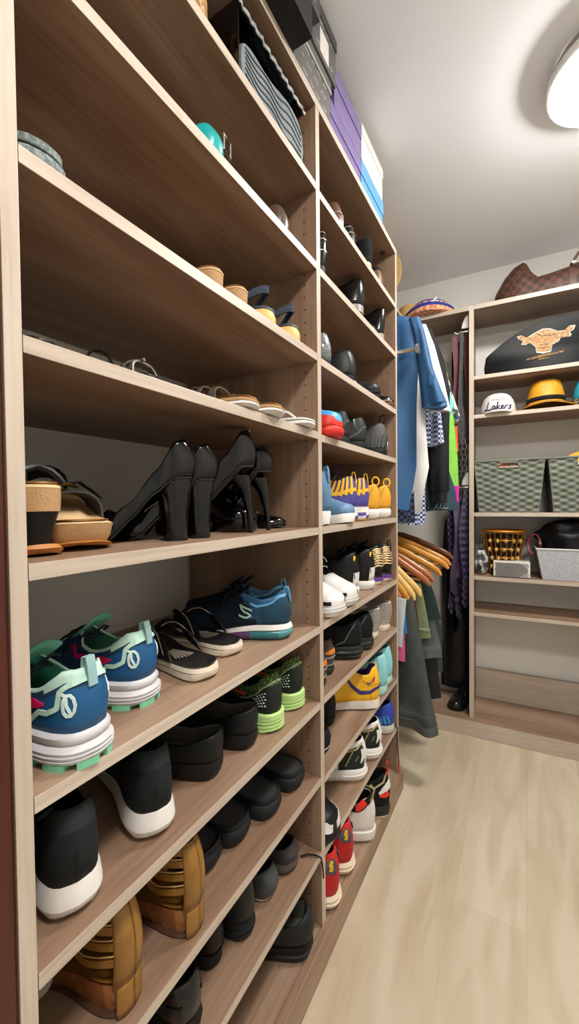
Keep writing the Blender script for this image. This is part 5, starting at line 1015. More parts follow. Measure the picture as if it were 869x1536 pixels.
strap(-.062,.030,.868,.30,.022,stud,'grey studded belt with a wide lower part on the belt rack',prof=[(0,.024),(.1,.018),(.4,.016),(.62,.022),(.75,.042),(.9,.030),(1,.022)],th=.005)
strap(-.100,.085,.80,.33,.014,mat('plum_leather','1A080B',.7),'plum coloured belt hanging furthest left on the belt rack')
strap(-.058,.075,.84,.17,.044,black,'wide black belt hanging behind the studded one',th=.006)
def chain(R_,L_):
    for i in range(7):
        for j in(0,1):
            mb=MB(); x=-.014+.022*j+(.006 if i%2 else 0); z=-.01-.028*i
            mb.tube([(x-.009,0,z),(x+.009,0,z),(x+.009,0,z-.024),(x-.009,0,z-.024)],.0016,5,closed=True); mb.build('chain_link',metalm,R_)
R_=root('chain_belt',(0,0,0),0,'silver chain link belt hanging below the black belt','belt'); far(R_,-.058,.028,.335+CH); mb=MB(); mb.ribbon([(0,.010,.05),(0,.010,-.03),(0,.008,-.1),(0,.008,-.2)],V((1,0,0)),.05,.004); mb.build('backing',black,R_); chain(R_,0)
TW=[(0,.020),(.15,.030),(.6,.050),(.88,.072),(.95,.074),(1,.004)]
vt=mat('violet_silk','4B4160',.4,kind='check',col2='1B1823',scale=55,bump=.05); dk=mat('charcoal_silk','26262C',.4,kind='check',col2='4A4A54',scale=45,bump=.05); pl=mat('plain_purple_silk','4F4159',.35,kind='plain',col2='3A3044',scale=12); bs=mat('black_silk','0F0F12',.35)
for (u,w,z0,z1,m,lb) in ((-.085,.035,.055,-.50,pl,'purple tie at the front left of the tie rack'),(-.045,.032,.065,-.56,vt,'violet and black patterned tie nearest the panel'),(-.070,.070,.060,-.64,dk,'charcoal checked tie hanging in the middle'),(-.105,.060,.050,-.60,vt,'violet patterned tie furthest left, half in shadow'),(-.040,.090,.060,-.68,bs,'long black tie against the panel'),(-.090,.110,.055,-.72,bs,'long black tie at the back left of the rack'),(-.06,.140,.055,-.58,pl,'purple tie at the back of the tie rack'),(-.110,.150,.05,-.66,dk,'charcoal checked tie at the back left of the rack')):
    strap(u,w,z0,z1,.05,m,lb,'necktie','tie',prof=TW,th=.006,wob=.010,tw=.9,extra=lambda R_,L_:[(lambda mb:(mb.ribbon([(.004,.012,0),(.008,.016,-L_*.4),(.004,.014,-L_*.82)],V((.9,.3,0)),[.014,.026,.034],.004),mb.build('narrow_end',R_.children[0].data.materials[0],R_)))(MB())])
# long black garment behind the ties and black shoe on the base
R_=root('garment_bag',(0,0,0),0,'long black garment hanging behind the ties down to the base','garment bag'); far(R_,-.10,.20,-.05+CH)
mb=MB(); mb.loft([[(hx*math.cos(2*PI*k/20)+.004*math.sin(k*2+z*9),.022*math.sin(2*PI*k/20)+.004*math.sin(3*k),z) for k in range(20)] for z,hx in((0,.02),(-.06,.06),(-.3,.07),(-.7,.072),(-1.0,.075))]); mb.build('body',bs,R_,ang=60)
dress((0,0,0),0,'black shoe with a gold buckle standing on the base under the ties',None,.05,.03,W=.085,L=.2,extra=lambda S,R_:[(lambda mb:(mb.tube([S.P(.55,.3,.004)+V((.008*math.cos(a),0,.012*math.sin(a))) for a in range(6)],.002,5,closed=True),mb.build('buckle',gold,R_)))(MB())])
far([o for o in C.objects if o.get('label','').startswith('black shoe with a gold buckle standing')][0],-.035,.215,A[10],-PI*.62)

# ------------------------------------------------------------------ far unit: hats, bags and baskets
LV=mat('brown_checker_canvas','5A3626',.5,kind='check',col2='38211A',scale=42,bump=.05)
R_=root('duffel_bag',(0,0,0),0,'soft brown checkered travel bag slumped on top of the open shelf unit','bag'); far(R_,.08,.13,FZ['top'])
prof=[(u,h*1.13,d) for u,h,d in [(0,.004,.004),(.02,.075,.03),(.06,.135,.055),(.10,.172,.07),(.14,.188,.075),(.155,.178,.077),(.175,.135,.080),(.20,.106,.085),(.25,.108,.09),(.32,.118,.09),(.38,.132,.09),(.42,.140,.085),(.50,.13,.07),(.56,.08,.04)]]
mb=MB(); mb.loft([[(u,-d*math.cos(PI*k/12)*(1),h*max(0,math.sin(PI*k/12))**.55) for k in range(13)]+[(u,d*.6,0),(u,-d*.6,0)] for u,h,d in prof]); mb.build('body',LV,R_,ang=50)
mb=MB(); mb.ribbon([(.335,-.092,.0),(.337,-.094,.06),(.342,-.062,.120),(.345,0,.138),(.342,.062,.12)],V((1,0,0)),.028,.004); mb.build('leather_band',mat('brown_strap_leather','5A3E33',.4,kind='leather'),R_)
mb=MB(); mb.tube([(.33,-.088,.11),(.36,-.070,.165),(.42,-.068,.175),(.46,-.080,.12)],.007,8); mb.build('handle',mat('brown_strap_leather','5A3E33',.4),R_)
mb=MB(); mb.box(.330,-.098,.112,.352,-.088,.124,bev=.002); mb.build('clasp',metalm,R_)
# woven hat, straw hats
R_=root('woven_sun_hat',(0,0,0),0,'blue and coral woven sun hat lying on the corner shelf','hat'); far(R_,-.225,.085,FZ['top'])
def ringz(r,z,n=40,e=1.0,ph=0): return [(r*math.cos(2*PI*k/n),r*e*math.sin(2*PI*k/n),z+.003*math.sin(6*PI*k/n+ph)) for k in range(n)]
cor=mat('coral_straw','D2705F',.8,kind='check',col2='E3B98A',scale=60,bump=.3); ubl=mat('ultramarine_straw','2A3F9E',.7,kind='knit',col2='223488')
mb=MB(); mb.loft([ringz(.085,.0),ringz(.135,.004,ph=1),ringz(.140,.016),ringz(.120,.034)],0); mb.build('coral_brim',cor,R_)
mb=MB(); mb.loft([ringz(.122,.032),ringz(.128,.040),ringz(.118,.050)]); mb.build('blue_band',ubl,R_)
mb=MB(); mb.loft([ringz(.110,.049),ringz(.114,.056),ringz(.105,.064)]); mb.build('patterned_band',mat('cream_coral_weave','E4CDB4',.8,kind='check',col2='B04A6A',scale=55),R_)
mb=MB(); mb.loft([ringz(.103,.063),ringz(.095,.075),ringz(.06,.083),ringz(.01,.084)]); mb.build('blue_crown',ubl,R_)
mb=MB(); mb.tube([(.02,-.108,.03),(.03,-.112,.05),(.045,-.105,.066),(.05,-.10,.074)],.005,6); mb.build('white_cord',whl,R_)
straw=mat('pale_straw','D2B070',.7,kind='plain',col2='C29E5C',scale=120,bump=.3)
def strawhat(name,loc,rx,rz,label,R=.16,cr=.09,ch=.10):
    R_=root(name,loc,rz,label,'hat',rx=rx)
    mb=MB(); mb.grid([ringz(R,.008),ringz(R*.99,.002),ringz(R*.8,.0),ringz(cr*1.02,.004),ringz(cr,.01),ringz(cr*.97,ch*.6),ringz(cr*.85,ch*.92),ringz(cr*.5,ch),ringz(.004,ch*.97)],cv=True); mb.build('body',straw,R_,solid=.003)
    mb=MB(); mb.loft([ringz(cr*1.015,.012),ringz(cr*1.01,.036)],cap=False); mb.build('hat_band',mat('tan_band','8A6232',.6),R_,solid=-.002)
    return R_
strawhat('straw_hat',(-.668,1.965,HT+.142),-PI/2+.03,0,'large straw hat standing on its brim on the corner shelf, cut by the upright',.140,.085,.10)
far(strawhat('straw_hat',(0,0,0),0,0,'low straw hat behind the blue and coral one on the corner shelf',.11,.075,.125),-.335,.14,FZ['top'])
# big black bag with gold bull emblem
R_=root('drawstring_bag',(0,0,0),0,'large black bag printed with a gold bull head, on the upper shelf','bag'); far(R_,0,.03,FZ['s1'])
ol=[(.050,.0),(.045,.05),(.052,.095),(.075,.115),(.13,.155),(.19,.190),(.25,.215),(.32,.232),(.42,.236),(.52,.225),(.60,.17),(.64,.10),(.645,.0)]
cx=.34
mb=MB(); rings=[]
for w,s in((.0,.97),(.010,.99),(.05,1.0),(.12,.99),(.18,.95),(.20,.90)): rings.append([(cx+(x-cx)*s,w+.004*math.sin(x*30),max(.0,z*(s if z>.01 else 1))) for x,z in ol])
mb.loft(rings); mb.build('body',mat('black_nylon','0E1112',.55,kind='leather',col2='101314'),R_,ang=60)
def uz(zx,zy):
    px=720+zx/5.83; py=470+zy/5.83
    u=.050+(px-728)*.00279; zz=.823+(500-py)*.00284-(px-785)*.00043*-0; zz=.820-(py-500+(px-785)*.20)*.00284
    return u,zz+CH-FZ['s1']
bo=[(350,225),(385,212),(430,236),(480,198),(560,150),(620,145),(680,168),(740,160),(775,120),(820,115),(808,152),(775,180),(790,195),(780,215),(705,226),(692,258),(640,290),(630,352),(565,372),(512,366),(505,315),(462,280),(425,300),(385,298),(402,266),(362,246)]
B2=[uz(*p) for p in bo]; bc=(sum(p[0] for p in B2)/len(B2),sum(p[1] for p in B2)/len(B2))
mb=MB(); mb.poly([(bc[0]+(a-bc[0])*1.04,-.0015,bc[1]+(b-bc[1])*1.07) for a,b in B2],(0,.004,0)); mb.build('emblem_outline',white,R_,smooth=False)
mb=MB(); mb.poly([(a,-.0025,b) for a,b in B2],(0,.004,0)); mb.build('bull_emblem',mat('gold_foil','7A5422',.5,.1,kind='speckle',col2='9C7434',scale=70),R_,smooth=False)
for zx,zy,w in((512,258,30),(620,240,26)):
    a,b=uz(zx,zy); mb=MB(); mb.poly([(a+w/5.83*.0028*math.cos(t*PI/5),-.0032,b+w/5.83*.0020*math.sin(t*PI/5)) for t in range(10)],(0,.002,0)); mb.build('red_eye',mat('emblem_red','E0703C',.6),R_,smooth=False)
mb=MB()
for (pa,pb) in (((500,190),(560,215)),((560,215),(640,205)),((640,205),(680,190)),((520,330),(620,320)),((560,170),(575,205)),((600,165),(595,200)),((535,300),(610,292))):
    a,b=uz(*pa); c,d=uz(*pb); mb.ribbon([(a,-.0035,b),((a+c)/2,-.0035,(b+d)/2+.001),(c,-.0035,d)],V((0,0,1)),.0025,.001)
mb.build('emblem_lines',mat('emblem_brown','6A4A20',.6),R_)
def glyphs(par,name,m,x0,x1,zf,h,y,seed,vert=None):
    rnd=random.Random(seed); mb=MB(); x=x0
    while x<x1:
        z=zf(x); w=h*.55; k=rnd.randrange(4); S_=[[(0,0),(0,1)],[(0,1),(1,1)],[(0,.5),(1,.5)],[(0,0),(1,0)],[(1,0),(1,1)],[(0,0),(1,1)]]
        for q in rnd.sample(S_,3): mb.ribbon([V((x+a*w,y,z+b*h)) for a,b in q],V((0,0,1)) if q[0][1]==q[1][1] else V((1,0,0)),h*.2,.0008)
        x+=w*1.55+(h*.5 if rnd.random()<.15 else 0)
    mb.build(name,m,par,smooth=False)
gtx=mat('gold_brown_print','A87C2C',.5)
a,b=uz(520,392); c,d=uz(620,380); glyphs(R_,'gold_lettering',gtx,a,c,lambda x:b+(x-a)*.1-.012,.007,-.0015,3)
a,b=uz(425,450); c,d=uz(735,385); glyphs(R_,'gold_lettering',gtx,a,c,lambda x:b+(x-a)*.10-.003,.008,-.0015,5)
a,b=uz(525,435); c,d=uz(620,430); glyphs(R_,'gold_lettering',gtx,a,c,lambda x:b+(x-a)*.08-.006,.006,-.0015,8)
# white cap
R_=root('baseball_cap',(0,0,0),0,'white cap with dark blue script lettering, at the left end of the hat shelf','cap'); far(R_,.108,.105,FZ['s2'])
def capP(t,p,rr=1.0):
    # t around (0=front) p up 0..1
    a=t; rx,ry=.083,.088; c=math.cos(p*PI/2)**.62; z=.002+.112*math.sin(p*PI/2)**.95
    return V((rx*rr*math.sin(a)*c,-ry*rr*math.cos(a)*c*(1-.02*p),z))
mb=MB(); mb.grid([[capP(2*PI*k/40,min(.999,p)) for k in range(40)] for p in(0,.1,.2,.32,.45,.6,.75,.88,.96,1)],cv=True); mb.build('crown',mat('cap_white','D6D3CF',.75,kind='fabric',col2='CCC8C3'),R_,solid=.002)
mb=MB(); mb.grid([[ (x*.075*(1-.0*q),-.082-(q)*.055*math.sqrt(max(0,1-x*x*.9))+.02*(x*x),.004-.006*x*x*q+.0) for x in [-1+.1*k for k in range(21)]] for q in(-.25,0,.25,.5,.75,1)]); mb.build('visor',mat('cap_white','D6D3CF',.75),R_,solid=.003)
mb=MB(); mb.tube([(0,0,.112),(0,0,.117)],[.006,.004],10); mb.build('top_button',mat('cap_white','D6D3CF',.75),R_)
LK=[[(.42,1.2),(.34,1.05),(.22,.25),(.05,0),(-.05,.1),(.1,.14),(.5,.0),(.66,.12)],[(1.02,.52),(.85,.55),(.7,.25),(.80,.05),(.96,.18),(1.04,.52),(1.0,.1),(1.15,.1)],[(1.12,.05),(1.28,.7),(1.36,1.1),(1.3,.9),(1.2,.02)],[(1.55,.52),(1.27,.28),(1.5,.03),(1.66,.12)],[(1.66,.25),(1.88,.40),(1.80,.55),(1.66,.36),(1.72,.05),(1.98,.15)],[(2.0,.04),(2.06,.5),(2.1,.36),(2.24,.54),(2.3,.42)],[(2.66,.55),(2.50,.50),(2.50,.36),(2.60,.2),(2.5,.03),(2.34,.10)]]
ink=mat('navy_embroidery','221E4E',.6)
for i,st in enumerate(LK):
    mb=MB(); pts=[]
    n=len(st)
    for k in range(n-1):
        for q in range(4):
            t=q/4; pts.append((st[k][0]+(st[k+1][0]-st[k][0])*t,st[k][1]+(st[k+1][1]-st[k][1])*t))
    pts.append(st[-1])
    # soften the corners
    for _ in range(2): pts=[pts[0]]+[((pts[k-1][0]+2*pts[k][0]+pts[k+1][0])/4,(pts[k-1][1]+2*pts[k][1]+pts[k+1][1])/4) for k in range(1,len(pts)-1)]+[pts[-1]]
    P3=[]
    for x,z in pts:
        X=(x-1.32)*.044; Z=.020+z*.036; p=math.asin(min(1,max(0,(Z-.002)/.112))**(1/.95))*2/PI; c=math.cos(p*PI/2)**.62
        sa=max(-1,min(1,X/(.083*c))); P3.append(V((X,-.088*math.sqrt(max(0,1-sa*sa))*c*(1-.02*p)-.0012,Z)))
    mb.tube(P3,.0030,5); mb.build('script_letter',ink,R_)
def textmesh(body,size,mtl,par,name,fn):
    cu=bpy.data.curves.new(name,'FONT'); cu.body=body; cu.size=size; cu.align_x='CENTER'; to=bpy.data.objects.new(name,cu); C.objects.link(to)
    dg=bpy.context.evaluated_depsgraph_get(); dg.update(); me=bpy.data.meshes.new_from_object(to.evaluated_get(dg)); bpy.data.objects.remove(to)
    for v in me.vertices: v.co=fn(v.co.x,v.co.y)
    o=bpy.data.objects.new(name,me); me.materials.clear(); me.materials.append(mtl); C.objects.link(o); o.parent=par; return o
def cf(x,y):
    Z=.068+y; p=math.asin(min(1,(Z-.002)/.112)**(1/.95))*2/PI; c=math.cos(p*PI/2)**.62; sa=max(-1,min(1,x/(.083*c)))
    return V((x,-.088*math.sqrt(max(0,1-sa*sa))*c*(1-.02*p)-.0012,Z))
textmesh('LOS ANGELES',.010,ink,R_,'small_lettering',cf)
# yellow fedora
R_=root('fedora_hat',(0,0,0),0,'yellow fedora with a black band on the hat shelf','hat'); far(R_,.318,.115,FZ['s2'])
fy=mat('mustard_felt','D9981F',.55,kind='fabric',col2='CC8A14')
def fr(rx,ry,z,dip=0,n=48,brim=0):
    o=[]
    for k in range(n):
        a=2*PI*k/n; zz=z+brim*abs(math.cos(a))**1.5*-1; pin=1-.10*dip*math.exp(-((a-1.5*PI)/.5)**2)
        o.append((rx*math.cos(a)*pin,ry*math.sin(a)*pin,zz-dip*.012*math.exp(-(math.sin(a))**2*4)*0))
    return o
mb=MB(); mb.grid([fr(.145,.128,.030,brim=.028),fr(.143,.126,.027,brim=.026),fr(.11,.11,.032,brim=.014),fr(.082,.095,.040,brim=.004),fr(.080,.093,.048),fr(.077,.090,.078),fr(.071,.082,.113,1),fr(.062,.070,.140,1),fr(.046,.050,.150,1),fr(.02,.02,.138),fr(.002,.002,.134)],cv=True); mb.build('body',fy,R_,solid=.002)
mb=MB(); mb.grid([fr(.0815,.0945,.043),fr(.0805,.0935,.064)],cv=True); mb.build('hat_band',blackfab,R_,solid=-.0015)
mb=MB(); mb.grid([fr(.1455,.1285,.0285,brim=.028),fr(.147,.130,.0300,brim=.028),fr(.1455,.1285,.0320,brim=.028)],cv=True); mb.build('brim_binding',mat('dark_binding','4A3A22',.7),R_)
R_=root('teal_cap',(0,0,0),0,'bright teal cap at the right edge of the picture on the hat shelf','cap'); far(R_,.505,.10,FZ['s2'])
tl=mat('teal_cotton','1896AE',.7,kind='fabric')
mb=MB(); mb.grid([[V((capP(2*PI*k/32,min(.999,p)).x*.95,capP(2*PI*k/32,min(.999,p)).y*.95,capP(2*PI*k/32,min(.999,p)).z*1.25+.02)) for k in range(32)] for p in(0,.15,.3,.5,.7,.85,1)],cv=True); mb.build('crown',tl,R_,solid=.002)
mb=MB(); mb.grid([[(x*.07,-.075-q*.05*math.sqrt(max(0,1-x*x*.9)),.022-.005*x*x) for x in [-1+.1*k for k in range(21)]] for q in(-.25,0,.5,1)]); mb.build('visor',tl,R_,solid=.003)
R_=root('straw_visor',(0,0,0),0,'brown and straw hat brim between the fedora and the teal cap','hat'); far(R_,.455,.055,FZ['s2'])
mb=MB(); mb.grid([ringz(.055,.006,e=.7),ringz(.053,.001,e=.7),ringz(.040,.004,e=.7),ringz(.034,.030,e=.7),ringz(.02,.036,e=.7),ringz(.002,.036,e=.7)],cv=True); mb.build('body',mat('brown_weave','8A6A3E',.8,kind='check',col2='3E2C18',scale=60,bump=.3),R_,solid=.002)
mb=MB(); mb.grid([ringz(.036,.006,e=.7),ringz(.036,.016,e=.7)],cv=True); mb.build('hat_band',black,R_,solid=-.002)
# woven baskets
def basket(u,label,W0=.262,W1=.308,D0=.20,D1=.225,Hh=.258,items=()):
    R_=root('woven_basket',(0,0,0),0,label,'basket'); far(R_,u,.132,FZ['s3'])
    gm=mat('sage_wicker','6F7468',.65,kind='plain',col2='5C6354',scale=60,bump=.3)
    for side,(ax,sg) in enumerate((('x',-1),('x',1),('y',-1),('y',1))):
        mb=MB(); nu,nv=72,68; rows=[]
        w0,w1,d0,d1=(W0,W1,D0,D1) if ax=='x' else (D0,D1,W0,W1)
        pu=8;pv=4
        for j in range(nv+1):
            t=j/nv; w=w0+(w1-w0)*t; d=d0+(d1-d0)*t; r=[]
            for i in range(nu+1):
                s=i/nu-.5; row=j//pv; off=.0045*math.sin(PI*(i/pu+(row%2)))*abs(math.sin(PI*(j%pv+.5)/pv)) if 0<j<nv else 0
                e=min(1,(.5-abs(s))*30); x=s*w; y=sg*(d/2+off*e)
                r.append((x,y,t*Hh) if ax=='x' else (y,x,t*Hh))
            rows.append(r)
        hole=(lambda j,i: nv-9<=j<nv-1 and nu*.37<=i<nu*.63) if ax=='x' else None
        mb.grid(rows,skip=hole); mb.build('woven_side',gm,R_,solid=.003 if 0 else 0,ang=0)
        mb=MB()
        if ax=='x': pts=[(-W1/2,sg*D1/2,Hh),(W1/2,sg*D1/2,Hh)]
        else: pts=[(sg*W1/2,-D1/2,Hh),(sg*W1/2,D1/2,Hh)]
        mb.tube(pts,.0055,8); mb.build('rim_rail',gm,R_)
    mb=MB(); mb.box(-W0/2,-D0/2,.0,W0/2,D0/2,.006); mb.build('bottom',gm,R_)
    mb=MB(); mb.tube([(-.042,-D1/2+.001,Hh-.034),(-.042,-D1/2,Hh-.004),(.042,-D1/2,Hh-.004),(.042,-D1/2+.001,Hh-.034)],.004,6,closed=True); mb.build('handle_frame',mat('pale_wicker','B8B49A',.7),R_)
    return R_
basket(.154,'grey-green woven basket with a red cloth inside, left of two')
basket(.474,'grey-green woven basket with yellow and white cloth inside, right of two')
def lump(loc,sx,sy,sz,label,m,name,cat,seed=1,amp=.25,K=3.,extra=None):
    R_=root(name,(0,0,0),0,label,cat); far(R_,*loc); rnd=random.Random(seed); ph=[rnd.random()*6 for _ in range(6)]; rows=[]
    for i in range(17):
        p=PI*i/16; r=[]
        for k in range(36):
            a=2*PI*k/36; n=1+amp*(math.sin(K*a+ph[0]+2*p)*.4+math.sin(2*K*p+ph[1]+a)*.3+math.sin(K*1.7*a-3*p+ph[2])*.3)*math.sin(p)
            r.append((sx*math.cos(a)*math.sin(p)**.7*n,sy*math.sin(a)*math.sin(p)**.7*n,max(0.0,sz*(1+math.cos(p))/2*(1+(n-1)*.6))))
        rows.append(r)
    mb=MB(); mb.grid(rows,cv=True); mb.build('folded_cloth',m,R_,ang=0)
    if extra: extra(R_)
    return R_
def redx(R_):
    mb=MB(); cloth_=[(-.05+.1*k/10,-.092,.205+.014*math.sin(k*1.4)) for k in range(11)]; mb.ribbon(cloth_,V((0,0,1)),.02,.004); mb.build('dark_fold',mat('ink_blue','20243C',.8),R_)
lump((.150,.135,FZ['s3']+.006),.11,.085,.235,'red and dark blue cloth inside the left woven basket',mat('tomato_cotton','B5382C',.8,kind='fabric'),'folded_cloth','cloth',2,.12,extra=redx)
lump((.11,.10,FZ['s3']+.225),.018,.016,.045,'small reddish ball poking up at the left of the left basket',mat('brick_felt','A8503E',.8),'felt_ball','ball',5,.05)
lump((.500,.135,FZ['s3']+.006),.12,.085,.290,'yellow cloth piled in the right woven basket',mat('sunny_cotton','E0B13A',.8,kind='fabric'),'folded_cloth','cloth',9,.12)
lump((.440,.060,FZ['s3']+.150),.035,.022,.085,'white cloth showing in the handle hole of the right basket',mat('cool_white_cotton','D8DEE2',.8,kind='fabric'),'folded_cloth','cloth',11,.15)
# wire basket
R_=root('wire_basket',(0,0,0),0,'tapered orange-gold wire basket standing behind the silver box','basket'); far(R_,.135,.125,FZ['s4'])
cop=mat('copper_wire','B06A1E',.35,.7); n=22
def wr(t,k): r=.064+.036*t; return V((r*math.cos(2*PI*k/n),r*.9*math.sin(2*PI*k/n),.004+.222*t))
for k in range(n): mb=MB(); mb.tube([wr(t,k) for t in(0,.33,.66,1)],.0022,5); mb.build('wire',cop,R_)
for t in(0,.2,.4,.6,.8): mb=MB(); mb.tube([wr(t,k) for k in range(n)],.0020,5,closed=True); mb.build('hoop',cop,R_)
mb=MB(); mb.tube([wr(1,k) for k in range(n)],.0055,8,closed=True); mb.build('rim',mat('amber_rim','D98A2A',.4,.3),R_)
mb=MB(); mb.loft([[wr(t,k)*.0+V((wr(t,k).x*.9,wr(t,k).y*.9,wr(t,k).z)) for k in range(n)] for t in(0,.9)]); mb.build('liner',mat('dark_liner','1C130A',.8),R_)
for i in range(4):
    for j in range(5):
        a=-PI/2+(j-2)*.42+.1*(i%2); t=.18+.2*i; r=(.064+.036*t)*.97; c=V((r*math.cos(a),r*.9*math.sin(a),.004+.222*t)); q=V((-math.sin(a),math.cos(a)*.9,0))
        mb=MB(); mb.tube([c-q*.010,c,c+q*.010],[.002,.013,.002],10,flat=1.0); mb.build('petal_shape',mat('straw_petal','BFA052',.6,kind='plain'),R_)
R_=root('patterned_box',(0,0,0),0,'small white box with a fine grey lattice in front of the wire basket','box'); far(R_,.168,.045,FZ['s4'],0)
mb=MB(); mb.box(-.079,-.03,0.001,.079,.04,.078,bev=.001); mb.build('body',mat('box_white','DDDAD4',.5),R_,smooth=False)
lt=mat('lattice_grey','4C4946',.5)
mb=MB()
for k in range(-9,19):
    for sg in(-1,1):
        x0=-.074+.0085*k*1.0; pts=[]
        for q in range(0,15):
            z=.005+.068*q/14; x=x0+sg*(z-.039)*1.5
            if -.075<x<.075: pts.append((x,-.0306,z))
        if len(pts)>1: mb.ribbon([pts[0],pts[-1]],V((0,0,1)),.0022,.0006)
mb.build('lattice_print',lt,R_,smooth=False)
mb=MB(); mb.box(-.080,-.031,0,.080,.041,.004); mb.build('base_edge',mat('dark_edge','2A2624',.6),R_,smooth=False)
lump((.035,.07,FZ['s4']),.030,.035,.125,'crumpled grey and white cloth between the panel and the wire basket',mat('grey_white_cotton','B4B5B2',.8,kind='speckle',col2='3C3E3E',scale=30),'crumpled_cloth','cloth',4,.3)
# grey fabric bin with a black bag
R_=root('fabric_bin',(0,0,0),0,'light grey fabric storage bin on the shelf under the baskets','storage bin'); far(R_,.45,.125,FZ['s4'])
hg=mat('heather_grey','B9BCC1',.85,kind='speckle',col2='9EA2A8',scale=260); 
mb=MB(); mb.grid([[(sx*x,sy*y,z) for sx,sy in((-1,-1),(1,-1),(1,1),(-1,1))] for x,y,z in((.150,.095,.0),(.178,.112,.148),(.172,.106,.148),(.145,.09,.006))],cv=True); b=len(mb.v); mb.face([b-4,b-3,b-2,b-1]); mb.face([3,2,1,0]); mb.build('body',hg,R_,smooth=False)
mb=MB(); mb.tube([(-.178,-.112,.148),(.178,-.112,.148),(.178,.112,.148),(-.178,.112,.148)],.0042,6,closed=True); mb.build('bound_rim',mat('light_binding','D9DBDE',.8),R_)
lump((.46,.125,FZ['s4']+.10),.165,.105,.188,'black leather bag stuffed in the grey fabric bin',black,'black_bag','bag',6,.22,K=4)
R_=root('red_bag_strap',(0,0,0),0,'dark red leather loop leaning between the wire basket and the grey bin','strap'); far(R_,.268,.085,FZ['s4']+.165)
mb=MB(); mb.ribbon([(.022*math.cos(a*PI/8)*1.2,0.01*math.sin(a),.050*math.sin(a*PI/8)) for a in range(16)]+[(.0264,0,0)],V((0,1,0)),.03,.009); mb.build('loop',mat('oxblood_leather','7A2A30',.4),R_)

# ------------------------------------------------------------------ boxes on top of the shoe shelving
TOP=A[0]+.0212
def sbox(x,y0,y1,z,h,col,label,lidcol=None,text=0,labelw=0,dp=.30,lidh=.030,name='shoe_box',kind='plain',edgew=None):
    R_=root(name,(x,(y0+y1)/2,z),0,label,'box'); w=(y1-y0)/2
    m=mat('box_'+col,col,.45,kind=kind,scale=120 if kind!='plain' else 30); ml=mat('box_'+(lidcol or col),lidcol or col,.45,kind=kind,scale=120 if kind!='plain' else 30)
    mb=MB(); mb.box(-dp,-w+.003,0,-.003,w-.003,h-.004,bev=.001); mb.build('carton',m,R_,smooth=False)
    mb=MB(); mb.box(-dp-.003,-w,h-lidh,0,w,h-.001,bev=.0012); mb.build('lid',ml,R_,smooth=False)
    wm=mat('box_print','D5D3CE',.5)
    for i in range(text):
        rnd=random.Random(i*7+int(y0*100)); yy=-w+.03+.03*rnd.random(); mb=MB(); zz=.018+(h-lidh-.03)*(i/(max(1,text-1)) if text>1 else .5)
        while yy<w-.03:
            hh=.006+.003*rnd.random()
            mb.ribbon([(-.0024,yy,zz),(-.0024,yy+.002,zz+hh)],V((0,1,0)),.0014,.0006)
            if rnd.random()<.6: mb.ribbon([(-.0024,yy,zz+hh*rnd.random()),(-.0024,yy+.005,zz+hh*rnd.random())],V((0,0,1)),.0014,.0006)
            yy+=.006 if rnd.random()<.8 else .02
        mb.build('printed_line',wm,R_,smooth=False)
    if labelw: mb=MB(); mb.box(-.0035,w-.10,.012,-.0022,w-.05,.072); mb.build('white_label',white,R_,smooth=False)
    if edgew: mb=MB(); mb.box(-.002,-w-.0005,h-lidh-.002,.0012,w+.0005,h-lidh+.0015); mb.build('lid_edge',mat('lid_edge_pale','D9D6D0',.5),R_,smooth=False)
    return R_
sbox(-.405,.40,.805,TOP,.125,'1B1B1A','black shoe box overhanging the top of the shelving at the picture edge')
sbox(-.425,.52,.885,TOP+.127,.125,'4A4A49','dark grey box with scribbled print stacked on the overhanging black box',text=3,name='shoe_box')
sbox(-.462,.815,1.018,TOP,.122,'62615F','grey shoe box with white print standing directly on the shelving, nearest bottom box',text=3,edgew=1)
sbox(-.455,.89,1.042,TOP+.124,.125,'5A5958','grey box with a white label, stacked on the grey printed box',text=2,labelw=1,lidcol='3A3A3A')
pu='75659A'
sbox(-.468,1.022,1.262,TOP,.092,pu,'purple shoe box, lower of the two purple ones',lidh=.04)
sbox(-.466,1.050,1.262,TOP+.094,.110,'7C6C9E','purple shoe box, upper of the two purple ones',lidh=.045)
sbox(-.470,1.268,1.500,TOP,.108,'5A9CCB','light blue textured box at the far end of the top row',lidh=.05,kind='knit')
sbox(-.470,1.275,1.498,TOP+.110,.118,'F0EEE9','white box stacked on the light blue one',lidh=.035)

# ------------------------------------------------------------------ groups, sub-parts
ORD={1:'first',2:'second',3:'third',4:'fourth',5:'fifth',6:'sixth',7:'seventh',8:'eighth',9:'ninth',10:'base'}
FOOT={'sneaker','sandal','flip-flop','clog','slide','slipper','slip-on shoe','leather shoe','dress shoe','wedge sandal','high heel','flat shoe','loafer','boot','shoe'}
GR={'clothes hanger':'wooden hangers on the lower rod','tie':'neckties on the tie rack','belt':'belts on the belt rack','shirt':'shirts hanging on the upper rod','trousers':'trousers hanging on the lower rod','basket':'baskets on the open shelf unit','ceiling lamp':'round ceiling lamps'}
for o in list(C.objects):
    if o.parent: continue
    c=o.get('category')
    if c in FOOT and o.location.x<-.4:
        T=A if o.location.y<.926 else B; k=min(T,key=lambda i:abs(T[i]-o.location.z) if i else 9)
        o['group']='shoes on the '+(ORD[k]+' shelf' if k<10 else 'base board')+' of the '+('near' if o.location.y<.926 else 'far')+' bay'
    elif c in GR and not o.name.startswith('wire_basket') and not o.name.startswith('clothes_hanger'):
        o['group']=GR[c]
    elif o.name.startswith('shoe_box'): o['group']='boxes on top of the shoe shelving'
    elif o.name.startswith('folded_cloth'): o['group']='cloths in the woven baskets'
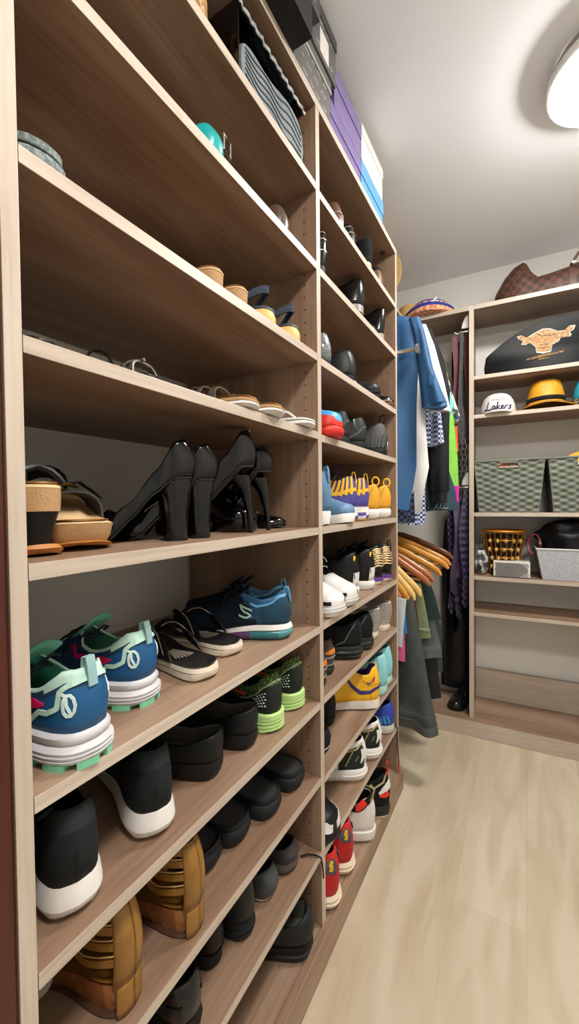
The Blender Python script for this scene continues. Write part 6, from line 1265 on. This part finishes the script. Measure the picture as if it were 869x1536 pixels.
SUBP={'buckle':'strap','strap_buckle':'ankle_strap','zip_pull':'zip','sole_lug':'outsole','white_label':'carton','printed_line':'carton','lid_edge':'lid','red_eye':'bull_emblem','emblem_lines':'bull_emblem','heel_tip':'heel','pull_tab':'upper','laces':'tongue','clasp':'leather_band','sleeve_hem':'sleeve','sleeve_patch':'sleeve','magenta_cuff':'sleeve','narrow_end':'band','chain_link':'backing','handle_frame':'woven_side','peg':'rail','side_logo':'upper','round_logo':'upper','side_stripe':'upper','piping':'upper','wings_badge':'upper','side_swoosh':'upper','grey_badge':'upper','gold_figure':'upper','yellow_bars':'upper','lower_bars':'upper','cross_band':'upper','heel_marks':'upper','reflective_dashes':'upper','strap_edge':'thong_strap','lattice_print':'body','top_button':'crown','script_letter':'crown','small_lettering':'crown','gold_wavy_stripes':'upper','orange_patch':'upper','zip':'upper','sole_groove':'ribbed_sole'}
base=lambda n:n.split('.')[0]
for o in list(C.objects):
    if o.parent is None or o.parent.parent is not None: continue
    t=SUBP.get(base(o.name))
    if t and not o.children:
        for q in o.parent.children:
            if base(q.name)==t and q is not o:
                dl=o.location-q.location; o.parent=q; o.location=dl; break
# ------------------------------------------------------------------ camera
cam=bpy.data.cameras.new('camera'); co=bpy.data.objects.new('camera',cam); C.objects.link(co); bpy.context.scene.camera=co
yw,pt,rl=math.radians(30.8856),math.radians(1.2212),math.radians(.5967)
F=V((-math.sin(yw)*math.cos(pt),math.cos(yw)*math.cos(pt),-math.sin(pt))); R=V((math.cos(yw),math.sin(yw),0)); Up=R.cross(F)
R2=R*math.cos(rl)-Up*math.sin(rl); U2_=R*math.sin(rl)+Up*math.cos(rl)
M3=Matrix((R2,U2_,-F)).transposed(); co.matrix_world=Matrix.Translation((0,0,CH))@M3.to_4x4()
cam.sensor_fit='VERTICAL'; cam.sensor_height=36; cam.lens=598.2552/1536*36; cam.clip_start=.02
sc=bpy.context.scene; vs=sc.view_settings; vs.view_transform='Standard'; vs.look='None'; vs.gamma=1; vs.exposure=-.12; vs.use_curve_mapping=False
sc.cycles.max_bounces=10; sc.cycles.diffuse_bounces=6
